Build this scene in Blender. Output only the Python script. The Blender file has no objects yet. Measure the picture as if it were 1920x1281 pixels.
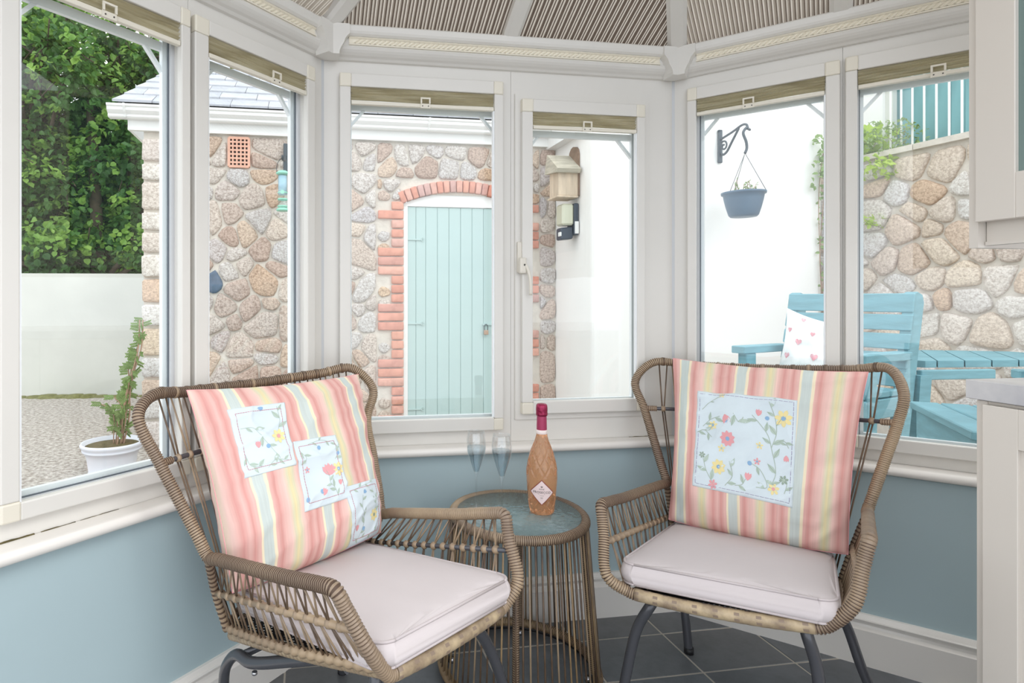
import bpy, bmesh, math, random
from mathutils import Vector, Matrix, Quaternion, noise
from math import sin, cos, pi, radians, sqrt, tan, atan2
random.seed(7)
S = bpy.context.scene
COL = S.collection
V = Vector
# ------------------------------------------------------------------ camera, sky, light, exposure
F, CX, HY, TH, H = 1105.0, 742.4, 560.0, radians(81.3), 1.12
cam_d = bpy.data.cameras.new('camera'); cam = bpy.data.objects.new('camera', cam_d); COL.objects.link(cam)
cam.location = (0, 0, H); cam.rotation_euler = (radians(90), 0, TH - radians(90))
cam_d.sensor_width = 36; cam_d.lens = F / 1920 * 36
cam_d.shift_x = (960 - CX) / 1920; cam_d.shift_y = -(640.5 - HY) / 1920
cam_d.clip_start = .02; cam_d.clip_end = 200
S.camera = cam
w = bpy.data.worlds.new('world'); S.world = w; w.use_nodes = True
nt = w.node_tree; nt.nodes.clear()
o = nt.nodes.new('ShaderNodeOutputWorld'); b = nt.nodes.new('ShaderNodeBackground')
tc = nt.nodes.new('ShaderNodeTexCoord'); nz = nt.nodes.new('ShaderNodeTexNoise'); rp = nt.nodes.new('ShaderNodeValToRGB')
nz.inputs['Scale'].default_value = 2.2; nz.inputs['Detail'].default_value = 5
rp.color_ramp.elements[0].color = (.78, .86, .97, 1); rp.color_ramp.elements[0].position = .35
rp.color_ramp.elements[1].color = (1, 1, 1, 1); rp.color_ramp.elements[1].position = .62
nt.links.new(tc.outputs['Generated'], nz.inputs['Vector']); nt.links.new(nz.outputs['Fac'], rp.inputs['Fac'])
nt.links.new(rp.outputs['Color'], b.inputs['Color']); nt.links.new(b.outputs['Background'], o.inputs['Surface'])
b.inputs['Strength'].default_value = 1.65
sun_d = bpy.data.lights.new('sun', 'SUN'); sun = bpy.data.objects.new('sun', sun_d); COL.objects.link(sun)
sun_d.energy = .6; sun_d.angle = radians(22); sun_d.color = (1, .97, .92)
sun.rotation_euler = V((-.45, .62, -.75)).to_track_quat('-Z', 'Y').to_euler()
S.view_settings.view_transform = 'Standard'; S.view_settings.look = 'None'
S.view_settings.exposure = 0.3; S.view_settings.gamma = 1; S.view_settings.use_curve_mapping = False

# ------------------------------------------------------------------ pixel-measured geometry helpers (real world points)
RV = V((sin(TH), -cos(TH), 0)); FV = V((cos(TH), sin(TH), 0)); UV_ = V((0, 0, 1)); C0 = V((0, 0, H))
def ray(u, v): return FV + RV * ((u - CX) / F) + UV_ * ((HY - v) / F)
def onz(u, v, z): d = ray(u, v); return C0 + d * ((z - H) / d.z)
def ony(u, v, y): d = ray(u, v); return C0 + d * (y / d.y)
def onx(u, v, x): d = ray(u, v); return C0 + d * (x / d.x)
def onp(u, v, p0, n):
    d = ray(u, v); return C0 + d * ((V(p0) - C0).dot(V(n)) / d.dot(V(n)))
# ------------------------------------------------------------------ colours and materials
def lin(c): return tuple((x / 12.92 if x <= .04045 else ((x + .055) / 1.055) ** 2.4) for x in c)
def rgb(r, g, b): return lin((r / 255, g / 255, b / 255)) + (1,)
M = {}
def newmat(name):
    m = bpy.data.materials.new(name); m.use_nodes = True; M[name] = m
    return m, m.node_tree, m.node_tree.nodes['Principled BSDF']
def mat(name, c, rough=.5, spec=.5, metal=0, var=0, vscale=8, bump=0, bscale=60, coat=0, stretch=None, c2=None, dist=.002, trans=0, emit=None):
    m, t, p = newmat(name); N = t.nodes; L = t.links
    p.inputs['Base Color'].default_value = c; p.inputs['Roughness'].default_value = rough
    p.inputs['Specular IOR Level'].default_value = spec; p.inputs['Metallic'].default_value = metal
    p.inputs['Coat Weight'].default_value = coat
    if var or bump:
        tx = N.new('ShaderNodeTexCoord'); mp = N.new('ShaderNodeMapping'); L.new(tx.outputs['Object'], mp.inputs['Vector'])
        if stretch: mp.inputs['Scale'].default_value = stretch
    if var:
        n = N.new('ShaderNodeTexNoise'); n.inputs['Scale'].default_value = vscale; n.inputs['Detail'].default_value = 6; n.inputs['Roughness'].default_value = .6
        L.new(mp.outputs['Vector'], n.inputs['Vector'])
        r = N.new('ShaderNodeValToRGB'); cc = c2 or tuple(x * (1 - var) for x in c[:3]) + (1,)
        r.color_ramp.elements[0].position = .35; r.color_ramp.elements[1].position = .65
        r.color_ramp.elements[0].color = cc; r.color_ramp.elements[1].color = c
        L.new(n.outputs['Fac'], r.inputs['Fac']); L.new(r.outputs['Color'], p.inputs['Base Color'])
    if bump:
        n2 = N.new('ShaderNodeTexNoise'); n2.inputs['Scale'].default_value = bscale; n2.inputs['Detail'].default_value = 5
        L.new(mp.outputs['Vector'], n2.inputs['Vector'])
        bp = N.new('ShaderNodeBump'); bp.inputs['Strength'].default_value = bump; bp.inputs['Distance'].default_value = dist
        L.new(n2.outputs['Fac'], bp.inputs['Height']); L.new(bp.outputs['Normal'], p.inputs['Normal'])
    if trans:
        tr = N.new('ShaderNodeBsdfTranslucent'); mx = N.new('ShaderNodeMixShader'); mx.inputs[0].default_value = trans
        tr.inputs['Color'].default_value = c
        out = N['Material Output']; L.new(p.outputs[0], mx.inputs[1]); L.new(tr.outputs[0], mx.inputs[2]); L.new(mx.outputs[0], out.inputs['Surface'])
    return m
def randmat(name, cols, rough=.85, speck=None, bump=.5, bscale=40, dist=.004, vs=18):
    """per-object random colour with grain: for stones, bricks, tiles, slates"""
    m, t, p = newmat(name); N = t.nodes; L = t.links
    oi = N.new('ShaderNodeObjectInfo'); r = N.new('ShaderNodeValToRGB'); r.color_ramp.interpolation = 'LINEAR'
    el = r.color_ramp.elements
    for i, c in enumerate(cols):
        pos = i / (len(cols) - 1)
        if i == 0: el[0].position = 0; el[0].color = c
        elif i == len(cols) - 1: el[-1].position = 1; el[-1].color = c
        else: e = el.new(pos); e.color = c
    L.new(oi.outputs['Random'], r.inputs['Fac'])
    tx = N.new('ShaderNodeTexCoord')
    n = N.new('ShaderNodeTexNoise'); n.inputs['Scale'].default_value = vs; n.inputs['Detail'].default_value = 8; n.inputs['Roughness'].default_value = .75
    ad = N.new('ShaderNodeVectorMath'); ad.operation = 'ADD'; L.new(tx.outputs['Object'], ad.inputs[0]); L.new(oi.outputs['Random'], ad.inputs[1])
    L.new(ad.outputs[0], n.inputs['Vector'])
    mx = N.new('ShaderNodeMix'); mx.data_type = 'RGBA'; mx.blend_type = 'MULTIPLY'; mx.inputs['Factor'].default_value = 1
    r2 = N.new('ShaderNodeValToRGB'); r2.color_ramp.elements[0].position = .36; r2.color_ramp.elements[0].color = speck or (.45, .4, .36, 1)
    r2.color_ramp.elements[1].position = .58; r2.color_ramp.elements[1].color = (1.0, 1.0, 1.0, 1)
    L.new(n.outputs['Fac'], r2.inputs['Fac']); L.new(r.outputs['Color'], mx.inputs['A']); L.new(r2.outputs['Color'], mx.inputs['B'])
    L.new(mx.outputs['Result'], p.inputs['Base Color']); p.inputs['Roughness'].default_value = rough
    n2 = N.new('ShaderNodeTexNoise'); n2.inputs['Scale'].default_value = bscale; n2.inputs['Detail'].default_value = 6; L.new(ad.outputs[0], n2.inputs['Vector'])
    bp = N.new('ShaderNodeBump'); bp.inputs['Strength'].default_value = bump; bp.inputs['Distance'].default_value = dist
    L.new(n2.outputs['Fac'], bp.inputs['Height']); L.new(bp.outputs['Normal'], p.inputs['Normal'])
    return m
mat('pvc', rgb(224, 221, 215), .32, .45, var=.03, vscale=3)
mat('pvc_cream', rgb(229, 223, 208), .38)
mat('pvc_blue', rgb(200, 202, 204), .3)
mat('outer_pvc', rgb(242, 245, 248), .3)
mat('gasket', rgb(96, 104, 112), .6)
mat('rope_cream', rgb(236, 229, 212), .5)
mat('wall_paint', rgb(178, 198, 203), .42, .4, var=.04, vscale=1.5)
mat('gloss_white', rgb(236, 232, 226), .22, .6)
mat('fabric_olive', rgb(216, 209, 184), .8, var=.3, vscale=9, stretch=(.6, .6, 26), c2=rgb(184, 172, 136), trans=.25)
mat('screw_dark', rgb(70, 66, 60), .5)
mat('grout', rgb(196, 188, 176), .8)
randmat('tile', [rgb(104, 107, 111), rgb(118, 121, 125), rgb(110, 111, 113), rgb(122, 124, 127), rgb(102, 106, 111)], .36, (.74, .74, .74, 1), .25, 9, .002, 5)
mat('mortar', rgb(222, 214, 203), .95, var=.14, vscale=14, bump=.6, bscale=60, dist=.006)
randmat('stone', [rgb(226, 204, 182), rgb(216, 213, 212), rgb(232, 216, 200), rgb(212, 180, 152), rgb(224, 221, 218), rgb(222, 202, 188), rgb(198, 174, 160), rgb(234, 228, 220), rgb(212, 208, 210), rgb(230, 200, 166)], .9, (.48, .42, .39, 1), 1, 90, .010, 60)
randmat('stone_pale', [rgb(238, 233, 227), rgb(232, 212, 190), rgb(230, 228, 227), rgb(240, 234, 225), rgb(224, 192, 162), rgb(234, 231, 230), rgb(240, 222, 200)], .9, (.58, .53, .50, 1), 1, 80, .010, 52)
randmat('brick', [rgb(224, 160, 140), rgb(216, 146, 126), rgb(230, 176, 158), rgb(204, 166, 160), rgb(220, 152, 132), rgb(226, 168, 146)], .85, (.8, .76, .74, 1), .4, 40, .003, 14)
randmat('slate', [rgb(186, 188, 196), rgb(198, 200, 206), rgb(178, 181, 188), rgb(192, 194, 200)], .5, (.82, .82, .82, 1), .2, 20, .002, 9)
mat('blue_stone', rgb(98, 116, 138), .8, var=.3, vscale=20)
mat('render_white', rgb(246, 245, 242), .85, var=.03, vscale=2, bump=.15, bscale=5, dist=.01)
mat('render_grey', rgb(216, 217, 210), .85, var=.10, vscale=1.2, bump=.3, bscale=8, dist=.01)
mat('door_mint', rgb(184, 207, 205), .5, var=.03, vscale=3)
mat('paint_white', rgb(240, 240, 238), .4)
mat('lead', rgb(120, 122, 120), .6, var=.4, vscale=20)
mat('gravel', rgb(214, 208, 200), .95, var=.45, vscale=30, bump=1, bscale=50, dist=.02, c2=rgb(138, 126, 116))
mat('moss', rgb(128, 128, 78), .95, var=.4, vscale=20)
mat('terracotta', rgb(228, 178, 156), .85, var=.1)
mat('iron', rgb(74, 84, 92), .5, .5, .3)
mat('blue_plastic', rgb(92, 116, 138), .4, var=.15, vscale=6)
mat('wire', rgb(80, 84, 88), .5)
mat('teal_wood', rgb(128, 178, 190), .6, var=.22, vscale=6, stretch=(1, 1, 6), bump=.3, bscale=30)
mat('teal_dark', rgb(134, 184, 190), .65, var=.22, vscale=5, stretch=(1, 1, .3), bump=.3, bscale=20)
mat('old_wood', rgb(96, 96, 98), .8, var=.4, vscale=10)
mat('bird_wood', rgb(222, 202, 178), .8, var=.25, vscale=5, stretch=(4, 4, .6))
mat('bird_roof', rgb(198, 190, 172), .85, var=.3, vscale=8, stretch=(1, 1, 6))
mat('bird_bark', rgb(150, 124, 104), .9, var=.4, vscale=10)
mat('feeder_green', rgb(150, 214, 192), .4)
mat('feeder_blue', rgb(186, 212, 232), .3)
mat('lamp_cream', rgb(206, 206, 184), .3)
mat('black_plastic', rgb(56, 64, 78), .4)
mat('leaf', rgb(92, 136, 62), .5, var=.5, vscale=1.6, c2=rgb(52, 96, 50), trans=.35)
mat('leaf_lit', rgb(156, 192, 92), .5, var=.35, vscale=2.5, c2=rgb(104, 152, 70), trans=.4)
mat('leaf_pale', rgb(150, 176, 112), .6, var=.3, vscale=9, trans=.3)
mat('leaf_lime', rgb(188, 214, 92), .6, var=.2, vscale=9, trans=.3)
mat('bark', rgb(92, 80, 66), .9, var=.4, vscale=10)
mat('twig', rgb(170, 140, 116), .8, var=.3, vscale=12)
mat('pot_white', rgb(222, 224, 232), .45)
mat('soil', rgb(108, 98, 62), .95, var=.5, vscale=30)
mat('rattan', rgb(176, 153, 124), .36, .55, var=.5, vscale=4, c2=rgb(128, 110, 94))
mat('rattan_dark', rgb(126, 104, 82), .42, .5, var=.5, vscale=7, c2=rgb(74, 60, 52)); mat('groove', rgb(88, 70, 58), .5, .3)
mat('rattan_light', rgb(178, 150, 112), .4, .5, var=.4, vscale=6, c2=rgb(120, 98, 74))
mat('band', rgb(190, 170, 138), .4, .5, var=.4, vscale=22, c2=rgb(132, 114, 94))
mat('woven_square', rgb(138, 120, 104), .5); mat('weave_black', rgb(40, 36, 36), .6)
mat('steel_grey', rgb(84, 85, 90), .26, .6, .3)
mat('seat_fabric', rgb(208, 199, 199), .9, var=.03, vscale=3, bump=.15, bscale=400, dist=.001)
mat('piping', rgb(198, 188, 188), .9)
mat('patch_cloth', rgb(216, 228, 234), .85, var=.05, vscale=12)
mat('stitch_pink', rgb(206, 130, 140), .8); mat('stitch_lilac', rgb(170, 160, 190), .8)
mat('pr_green', rgb(184, 200, 188), .85); mat('pr_dark', rgb(152, 168, 154), .85); mat('pr_pink', rgb(230, 164, 168), .85)
mat('pr_yellow', rgb(238, 222, 162), .85); mat('pr_blue', rgb(142, 178, 212), .85); mat('pr_stem', rgb(176, 190, 178), .85)
mat('heart_cloth', rgb(246, 243, 241), .85, bump=.3, bscale=14, dist=.01); mat('heart', rgb(232, 150, 160), .85, var=.2, vscale=60, c2=rgb(240, 190, 195))
mat('cab', rgb(216, 209, 200), .45, .4); mat('worktop', rgb(214, 212, 211), .25, .5, var=.12, vscale=5, c2=rgb(176, 176, 182))
mat('foil', rgb(150, 36, 74), .28, .6, .55, bump=.8, bscale=70, dist=.004)
mat('foil_neck', rgb(164, 56, 92), .4, .5, .2)
mat('label', rgb(238, 216, 214), .6); mat('label_edge', rgb(150, 74, 66), .5, .5, .4); mat('ink', rgb(70, 62, 66), .6); mat('neck_label', rgb(236, 220, 216), .5)
mat('handle_cream', rgb(222, 216, 204), .3); mat('padlock', rgb(190, 160, 140), .4, .5, .3)
mat('base_black', rgb(30, 30, 32), .5)
mat('chrome', rgb(200, 200, 204), .2, .5, .9)
def glassmat(name, tint=(1, 1, 1, 1), rough=.0, refl=.09, gcol=(1, 1, 1, 1), const=None):
    m, t, p = newmat(name); N = t.nodes; L = t.links; N.remove(p)
    tr = N.new('ShaderNodeBsdfTransparent'); tr.inputs[0].default_value = tint
    g = N.new('ShaderNodeBsdfGlossy'); g.inputs['Roughness'].default_value = rough; g.inputs['Color'].default_value = gcol
    fr = N.new('ShaderNodeLayerWeight'); fr.inputs['Blend'].default_value = .5; mx = N.new('ShaderNodeMixShader')
    pw = N.new('ShaderNodeMath'); pw.operation = 'POWER'; pw.inputs[1].default_value = 4; L.new(fr.outputs['Facing'], pw.inputs[0])
    mu = N.new('ShaderNodeMath'); mu.operation = 'MULTIPLY_ADD'; mu.inputs[1].default_value = refl * 5; mu.inputs[2].default_value = refl * .5; mu.use_clamp = True
    L.new(pw.outputs[0], mu.inputs[0]); L.new(mu.outputs[0], mx.inputs[0]); L.new(tr.outputs[0], mx.inputs[1]); L.new(g.outputs[0], mx.inputs[2])
    L.new(mx.outputs[0], N['Material Output'].inputs['Surface']); return m
glassmat('pane', (.97, .985, .98, 1), 0, .07)
glassmat('wine_glass', (.975, .985, .99, 1), .02, .14); glassmat('fizz', (.84, .90, .93, 1), .03, .08)
glassmat('clear_plastic', (.86, .93, .92, 1), .1, .1)
def liquid(name, c, rough, tr, var=None):
    m, t, p = newmat(name)
    p.inputs['Base Color'].default_value = c; p.inputs['Roughness'].default_value = rough; p.inputs['Transmission Weight'].default_value = tr; p.inputs['IOR'].default_value = 1.33
    return m
m_, t_, p_ = newmat('wine_bottle')
p_.inputs['Base Color'].default_value = rgb(252, 192, 144); p_.inputs['Transmission Weight'].default_value = .78; p_.inputs['Roughness'].default_value = .03; p_.inputs['IOR'].default_value = 1.3; p_.inputs['Coat Weight'].default_value = .6; p_.inputs['Coat Roughness'].default_value = .03
m_, t_, p_ = newmat('table_glass')
p_.inputs['Base Color'].default_value = rgb(196, 222, 224); p_.inputs['Transmission Weight'].default_value = .75; p_.inputs['Roughness'].default_value = .12
n_ = t_.nodes.new('ShaderNodeTexVoronoi'); n_.inputs['Scale'].default_value = 55; bp_ = t_.nodes.new('ShaderNodeBump'); bp_.inputs['Strength'].default_value = .55; bp_.inputs['Distance'].default_value = .004
tc_ = t_.nodes.new('ShaderNodeTexCoord'); t_.links.new(tc_.outputs['Object'], n_.inputs['Vector']); t_.links.new(n_.outputs['Distance'], bp_.inputs['Height']); t_.links.new(bp_.outputs['Normal'], p_.inputs['Normal'])
m_, t_, p_ = newmat('cab_glass'); p_.inputs['Base Color'].default_value = rgb(120, 140, 136); p_.inputs['Roughness'].default_value = .12
# roof sheet: bronze multiwall, lets light through
def roofmat(name, c, t):
    m, tr_, p = newmat(name); N = tr_.nodes; L = tr_.links; p.inputs['Base Color'].default_value = c; p.inputs['Roughness'].default_value = .35
    a = N.new('ShaderNodeBsdfTranslucent'); a.inputs['Color'].default_value = c; mx = N.new('ShaderNodeMixShader'); mx.inputs[0].default_value = t
    L.new(p.outputs[0], mx.inputs[1]); L.new(a.outputs[0], mx.inputs[2]); L.new(mx.outputs[0], N['Material Output'].inputs['Surface'])
roofmat('roof_sheet', rgb(188, 178, 164), .3); roofmat('roof_rib', rgb(112, 100, 90), .2); roofmat('roof_light', rgb(216, 208, 196), .3)
# striped cushion cloth from the UV across the cushion
def stripemat(name, offs, per):
    m, t, p = newmat(name); N = t.nodes; L = t.links
    uv = N.new('ShaderNodeUVMap'); sp = N.new('ShaderNodeSeparateXYZ'); L.new(uv.outputs[0], sp.inputs[0])
    a = N.new('ShaderNodeMath'); a.operation = 'MULTIPLY_ADD'; a.inputs[1].default_value = per; a.inputs[2].default_value = offs; L.new(sp.outputs['X'], a.inputs[0])
    f = N.new('ShaderNodeMath'); f.operation = 'FRACT'; L.new(a.outputs[0], f.inputs[0])
    r = N.new('ShaderNodeValToRGB'); e = r.color_ramp.elements
    pk, rd, sg, cr, yl, lp = rgb(228, 184, 176), rgb(214, 154, 147), rgb(200, 209, 205), rgb(240, 226, 196), rgb(228, 214, 168), rgb(236, 200, 190)
    st = [(0, cr), (.02, cr), (.03, sg), (.17, sg), (.18, cr), (.215, cr), (.225, pk), (.30, rd), (.36, pk), (.45, lp), (.51, rgb(218, 212, 182)), (.55, yl), (.60, rgb(218, 212, 182)), (.66, lp), (.76, rd), (.84, pk), (.90, rd), (.96, pk), (.985, pk), (1, cr)]
    e[0].position = 0; e[0].color = st[0][1]; e[-1].position = 1; e[-1].color = st[-1][1]
    for q, c in st[1:-1]: x = e.new(q); x.color = c
    L.new(f.outputs[0], r.inputs['Fac'])
    n = N.new('ShaderNodeTexNoise'); n.inputs['Scale'].default_value = 9; mp = N.new('ShaderNodeMapping'); mp.inputs['Scale'].default_value = (14, .5, 1); L.new(uv.outputs[0], mp.inputs[0]); L.new(mp.outputs[0], n.inputs['Vector'])
    mr = N.new('ShaderNodeMapRange'); mr.inputs['To Min'].default_value = .86; mr.inputs['To Max'].default_value = 1.1; L.new(n.outputs['Fac'], mr.inputs[0])
    mx = N.new('ShaderNodeVectorMath'); mx.operation = 'SCALE'; L.new(r.outputs['Color'], mx.inputs[0]); L.new(mr.outputs[0], mx.inputs['Scale'])
    L.new(mx.outputs[0], p.inputs['Base Color']); p.inputs['Roughness'].default_value = .9
    return m
# ------------------------------------------------------------------ object helpers
COUNT = {}
ORIG = {}
def tag(o, label=None, cat=None, group=None, kind=None):
    if label: o['label'] = label
    if cat: o['category'] = cat
    if group: o['group'] = group
    if kind: o['kind'] = kind
    return o
def empty(name, loc, label=None, cat=None, group=None, kind=None):
    o = bpy.data.objects.new(name, None); COL.objects.link(o); o.location = loc; o.empty_display_size = .05
    ORIG[o.name] = V(loc); return tag(o, label, cat, group, kind)
def put(name, bm, m, parent=None, smooth=False, norm=True, loc=None):
    """bm is in world coordinates; the object gets its origin at its own place (or its parent's)"""
    if norm: bmesh.ops.recalc_face_normals(bm, faces=bm.faces)
    me = bpy.data.meshes.new(name)
    if parent is not None:
        off = ORIG[parent.name]
        if loc is None:
            c = V((0, 0, 0)); k = 0
            for v in bm.verts: c += v.co; k += 1
            loc = c / max(k, 1)
    else:
        off = V((0, 0, 0))
        if loc is None:
            xs = [v.co for v in bm.verts]
            loc = V((sum(v.x for v in xs) / len(xs), sum(v.y for v in xs) / len(xs), min(v.z for v in xs)))
    bmesh.ops.translate(bm, verts=bm.verts, vec=-V(loc))
    bm.to_mesh(me); bm.free()
    for x in (m if isinstance(m, (list, tuple)) else [m]): me.materials.append(M[x])
    if smooth: me.polygons.foreach_set('use_smooth', [True] * len(me.polygons))
    o = bpy.data.objects.new(name, me); COL.objects.link(o)
    ORIG[o.name] = V(loc)
    if parent is not None: o.parent = parent
    o.location = V(loc) - off
    return o
def B(): return bmesh.new()
def quad(bm, a, b, c, d, mi=0):
    f = bm.faces.new([bm.verts.new(a), bm.verts.new(b), bm.verts.new(c), bm.verts.new(d)]); f.material_index = mi; return f
def hexa(bm, p, mi=0):
    v = [bm.verts.new(x) for x in p]
    for i in ((0, 3, 2, 1), (4, 5, 6, 7), (0, 1, 5, 4), (1, 2, 6, 5), (2, 3, 7, 6), (3, 0, 4, 7)):
        f = bm.faces.new([v[j] for j in i]); f.material_index = mi
    return v
def boxf(bm, o, ax, ay, az, mi=0):
    """box from corner o with edge vectors"""
    o, ax, ay, az = V(o), V(ax), V(ay), V(az)
    return hexa(bm, [o, o + ax, o + ax + ay, o + ay, o + az, o + ax + az, o + ax + ay + az, o + ay + az], mi)
def bevel(bm, w, seg=2):
    bmesh.ops.bevel(bm, geom=list(bm.edges), offset=w, segments=seg, affect='EDGES', profile=.5)
def prism(bm, poly, d, mi=0):
    a = [bm.verts.new(p) for p in poly]; b = [bm.verts.new(V(p) + V(d)) for p in poly]; n = len(poly)
    f = bm.faces.new(a); f.material_index = mi; f = bm.faces.new(b[::-1]); f.material_index = mi
    for i in range(n):
        f = bm.faces.new([a[i], b[i], b[(i + 1) % n], a[(i + 1) % n]]); f.material_index = mi
def catmull(pts, step):
    pts = [V(p) for p in pts]; P = [2 * pts[0] - pts[1]] + pts + [2 * pts[-1] - pts[-2]]; out = []
    for i in range(1, len(P) - 2):
        p0, p1, p2, p3 = P[i - 1:i + 3]
        t0 = 0; t1 = t0 + max((p1 - p0).length, 1e-6) ** .5; t2 = t1 + max((p2 - p1).length, 1e-6) ** .5; t3 = t2 + max((p3 - p2).length, 1e-6) ** .5
        n = max(2, int((p2 - p1).length / step) + 1)
        for k in range(n):
            t = t1 + (t2 - t1) * k / n
            a1 = p0 * ((t1 - t) / (t1 - t0)) + p1 * ((t - t0) / (t1 - t0)); a2 = p1 * ((t2 - t) / (t2 - t1)) + p2 * ((t - t1) / (t2 - t1)); a3 = p2 * ((t3 - t) / (t3 - t2)) + p3 * ((t - t2) / (t3 - t2))
            b1 = a1 * ((t2 - t) / (t2 - t0)) + a2 * ((t - t0) / (t2 - t0)); b2 = a2 * ((t3 - t) / (t3 - t1)) + a3 * ((t - t1) / (t3 - t1))
            out.append(b1 * ((t2 - t) / (t2 - t1)) + b2 * ((t - t1) / (t2 - t1)))
    out.append(pts[-1]); return out
def resample(path, step):
    L = [0]
    for a, b in zip(path, path[1:]): L.append(L[-1] + (b - a).length)
    n = max(2, int(round(L[-1] / step))); out = []; j = 0
    for i in range(n + 1):
        s_ = L[-1] * i / n
        while j < len(L) - 2 and L[j + 1] < s_: j += 1
        t = (s_ - L[j]) / max(L[j + 1] - L[j], 1e-9); out.append(path[j].lerp(path[j + 1], t))
    return out
def tube(bm, path, rad, sides=8, mi=0, caps=True, closed=False, gm=0):
    """rad: number or function of ring index"""
    n = len(path); rings = []; up = None
    for i in range(n):
        if closed: tg = (path[(i + 1) % n] - path[i - 1]).normalized()
        else: tg = (path[min(i + 1, n - 1)] - path[max(i - 1, 0)]).normalized()
        if up is None:
            up = tg.orthogonal().normalized() if abs(tg.z) > .95 else tg.cross(V((0, 0, 1))).normalized()
        up = (up - tg * up.dot(tg)).normalized(); sd = tg.cross(up)
        r = rad(i) if callable(rad) else rad
        rings.append([bm.verts.new(path[i] + (up * cos(2 * pi * k / sides) + sd * sin(2 * pi * k / sides)) * r) for k in range(sides)])
    m = n if closed else n - 1
    for i in range(m):
        a, b = rings[i], rings[(i + 1) % n]
        for k in range(sides):
            f = bm.faces.new([a[k], a[(k + 1) % sides], b[(k + 1) % sides], b[k]]); f.material_index = gm if (gm and i % 3 == 0) else mi; f.smooth = True
    if caps and not closed:
        bm.faces.new(rings[0][::-1]).material_index = mi; bm.faces.new(rings[-1]).material_index = mi
def wrap(bm, ctrl, r, pitch=.0048, sides=10, mi=0, closed=False, depth=.13, raw=False):
    """cord-wound tube: real ridges, one per turn"""
    path = ctrl if raw else catmull(ctrl, .01)
    P = resample(path, pitch / 3)
    if closed: P = P[:-1]; P = P[:len(P) // 3 * 3]
    jit = [random.uniform(-.02, .02) for _ in range(len(P) // 3 + 2)]
    tube(bm, P, lambda i: r * ((1 - depth if i % 3 == 0 else 1.03) + jit[i // 3]), sides, mi, closed=closed, gm=1)
def line(bm, a, b, r, sides=5, mi=0): tube(bm, [V(a), V(b)], r, sides, mi)
def lathe(bm, prof, c, n=32, mi=0, rfun=None):
    c = V(c); R = []
    for (r, z) in prof:
        if r < 1e-5: R.append([bm.verts.new(c + V((0, 0, z)))])
        else: R.append([bm.verts.new(c + V((cos(2 * pi * k / n), sin(2 * pi * k / n), 0)) * (r * (rfun(k, z) if rfun else 1)) + V((0, 0, z))) for k in range(n)])
    for a, b in zip(R, R[1:]):
        for k in range(n):
            k2 = (k + 1) % n
            if len(a) == 1 and len(b) == 1: continue
            if len(a) == 1: f = bm.faces.new([a[0], b[k], b[k2]])
            elif len(b) == 1: f = bm.faces.new([a[k], b[0], a[k2]])
            else: f = bm.faces.new([a[k], b[k], b[k2], a[k2]])
            f.material_index = mi; f.smooth = True
# ------------------------------------------------------------------ wall frames (s along, n outward, z up)
s2 = sqrt(.5)
WL = {'C': (V((.055, 1.98, 0)), V((1, 0, 0)), V((0, 1, 0))), 'R': (V((1.33, 1.98, 0)), V((s2, -s2, 0)), V((s2, s2, 0))), 'L': (V((.055, 1.98, 0)), V((-s2, -s2, 0)), V((-s2, s2, 0)))}
CL = 1.275
def W(w, s, n, z):
    o, d, nn = WL[w]; return o + d * s + nn * n + V((0, 0, z))
SEG = {'C': (0, CL), 'R': (0, 1.25), 'L': (0, 1.5)}
def sweepw(bm, w, prof, mi=0, s0=None, s1=None, mitre=True):
    a, b = SEG[w]; a = a if s0 is None else s0; b = b if s1 is None else s1; A = []; Bv = []
    for n, z in prof:
        sa = a - .4142 * n if mitre and s0 is None else a
        sb = b + .4142 * n if (mitre and w == 'C' and s1 is None) else b
        A.append(bm.verts.new(W(w, sa, n, z))); Bv.append(bm.verts.new(W(w, sb, n, z)))
    k = len(prof)
    for i in range(k):
        f = bm.faces.new([A[i], A[(i + 1) % k], Bv[(i + 1) % k], Bv[i]]); f.material_index = mi
    bm.faces.new(A).material_index = mi; bm.faces.new(Bv[::-1]).material_index = mi
def wbox(bm, w, s0, s1, n0, n1, z0, z1, mi=0):
    hexa(bm, [W(w, s0, n0, z0), W(w, s1, n0, z0), W(w, s1, n1, z0), W(w, s0, n1, z0), W(w, s0, n0, z1), W(w, s1, n0, z1), W(w, s1, n1, z1), W(w, s0, n1, z1)], mi)
def wbev(name, parent, m, w, s0, s1, n0, n1, z0, z1, bv=.004, seg=2):
    bm = B(); wbox(bm, w, s0, s1, n0, n1, z0, z1); bmesh.ops.recalc_face_normals(bm, faces=bm.faces)
    if bv: bevel(bm, bv, seg)
    return put(name, bm, m, parent)
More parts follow.
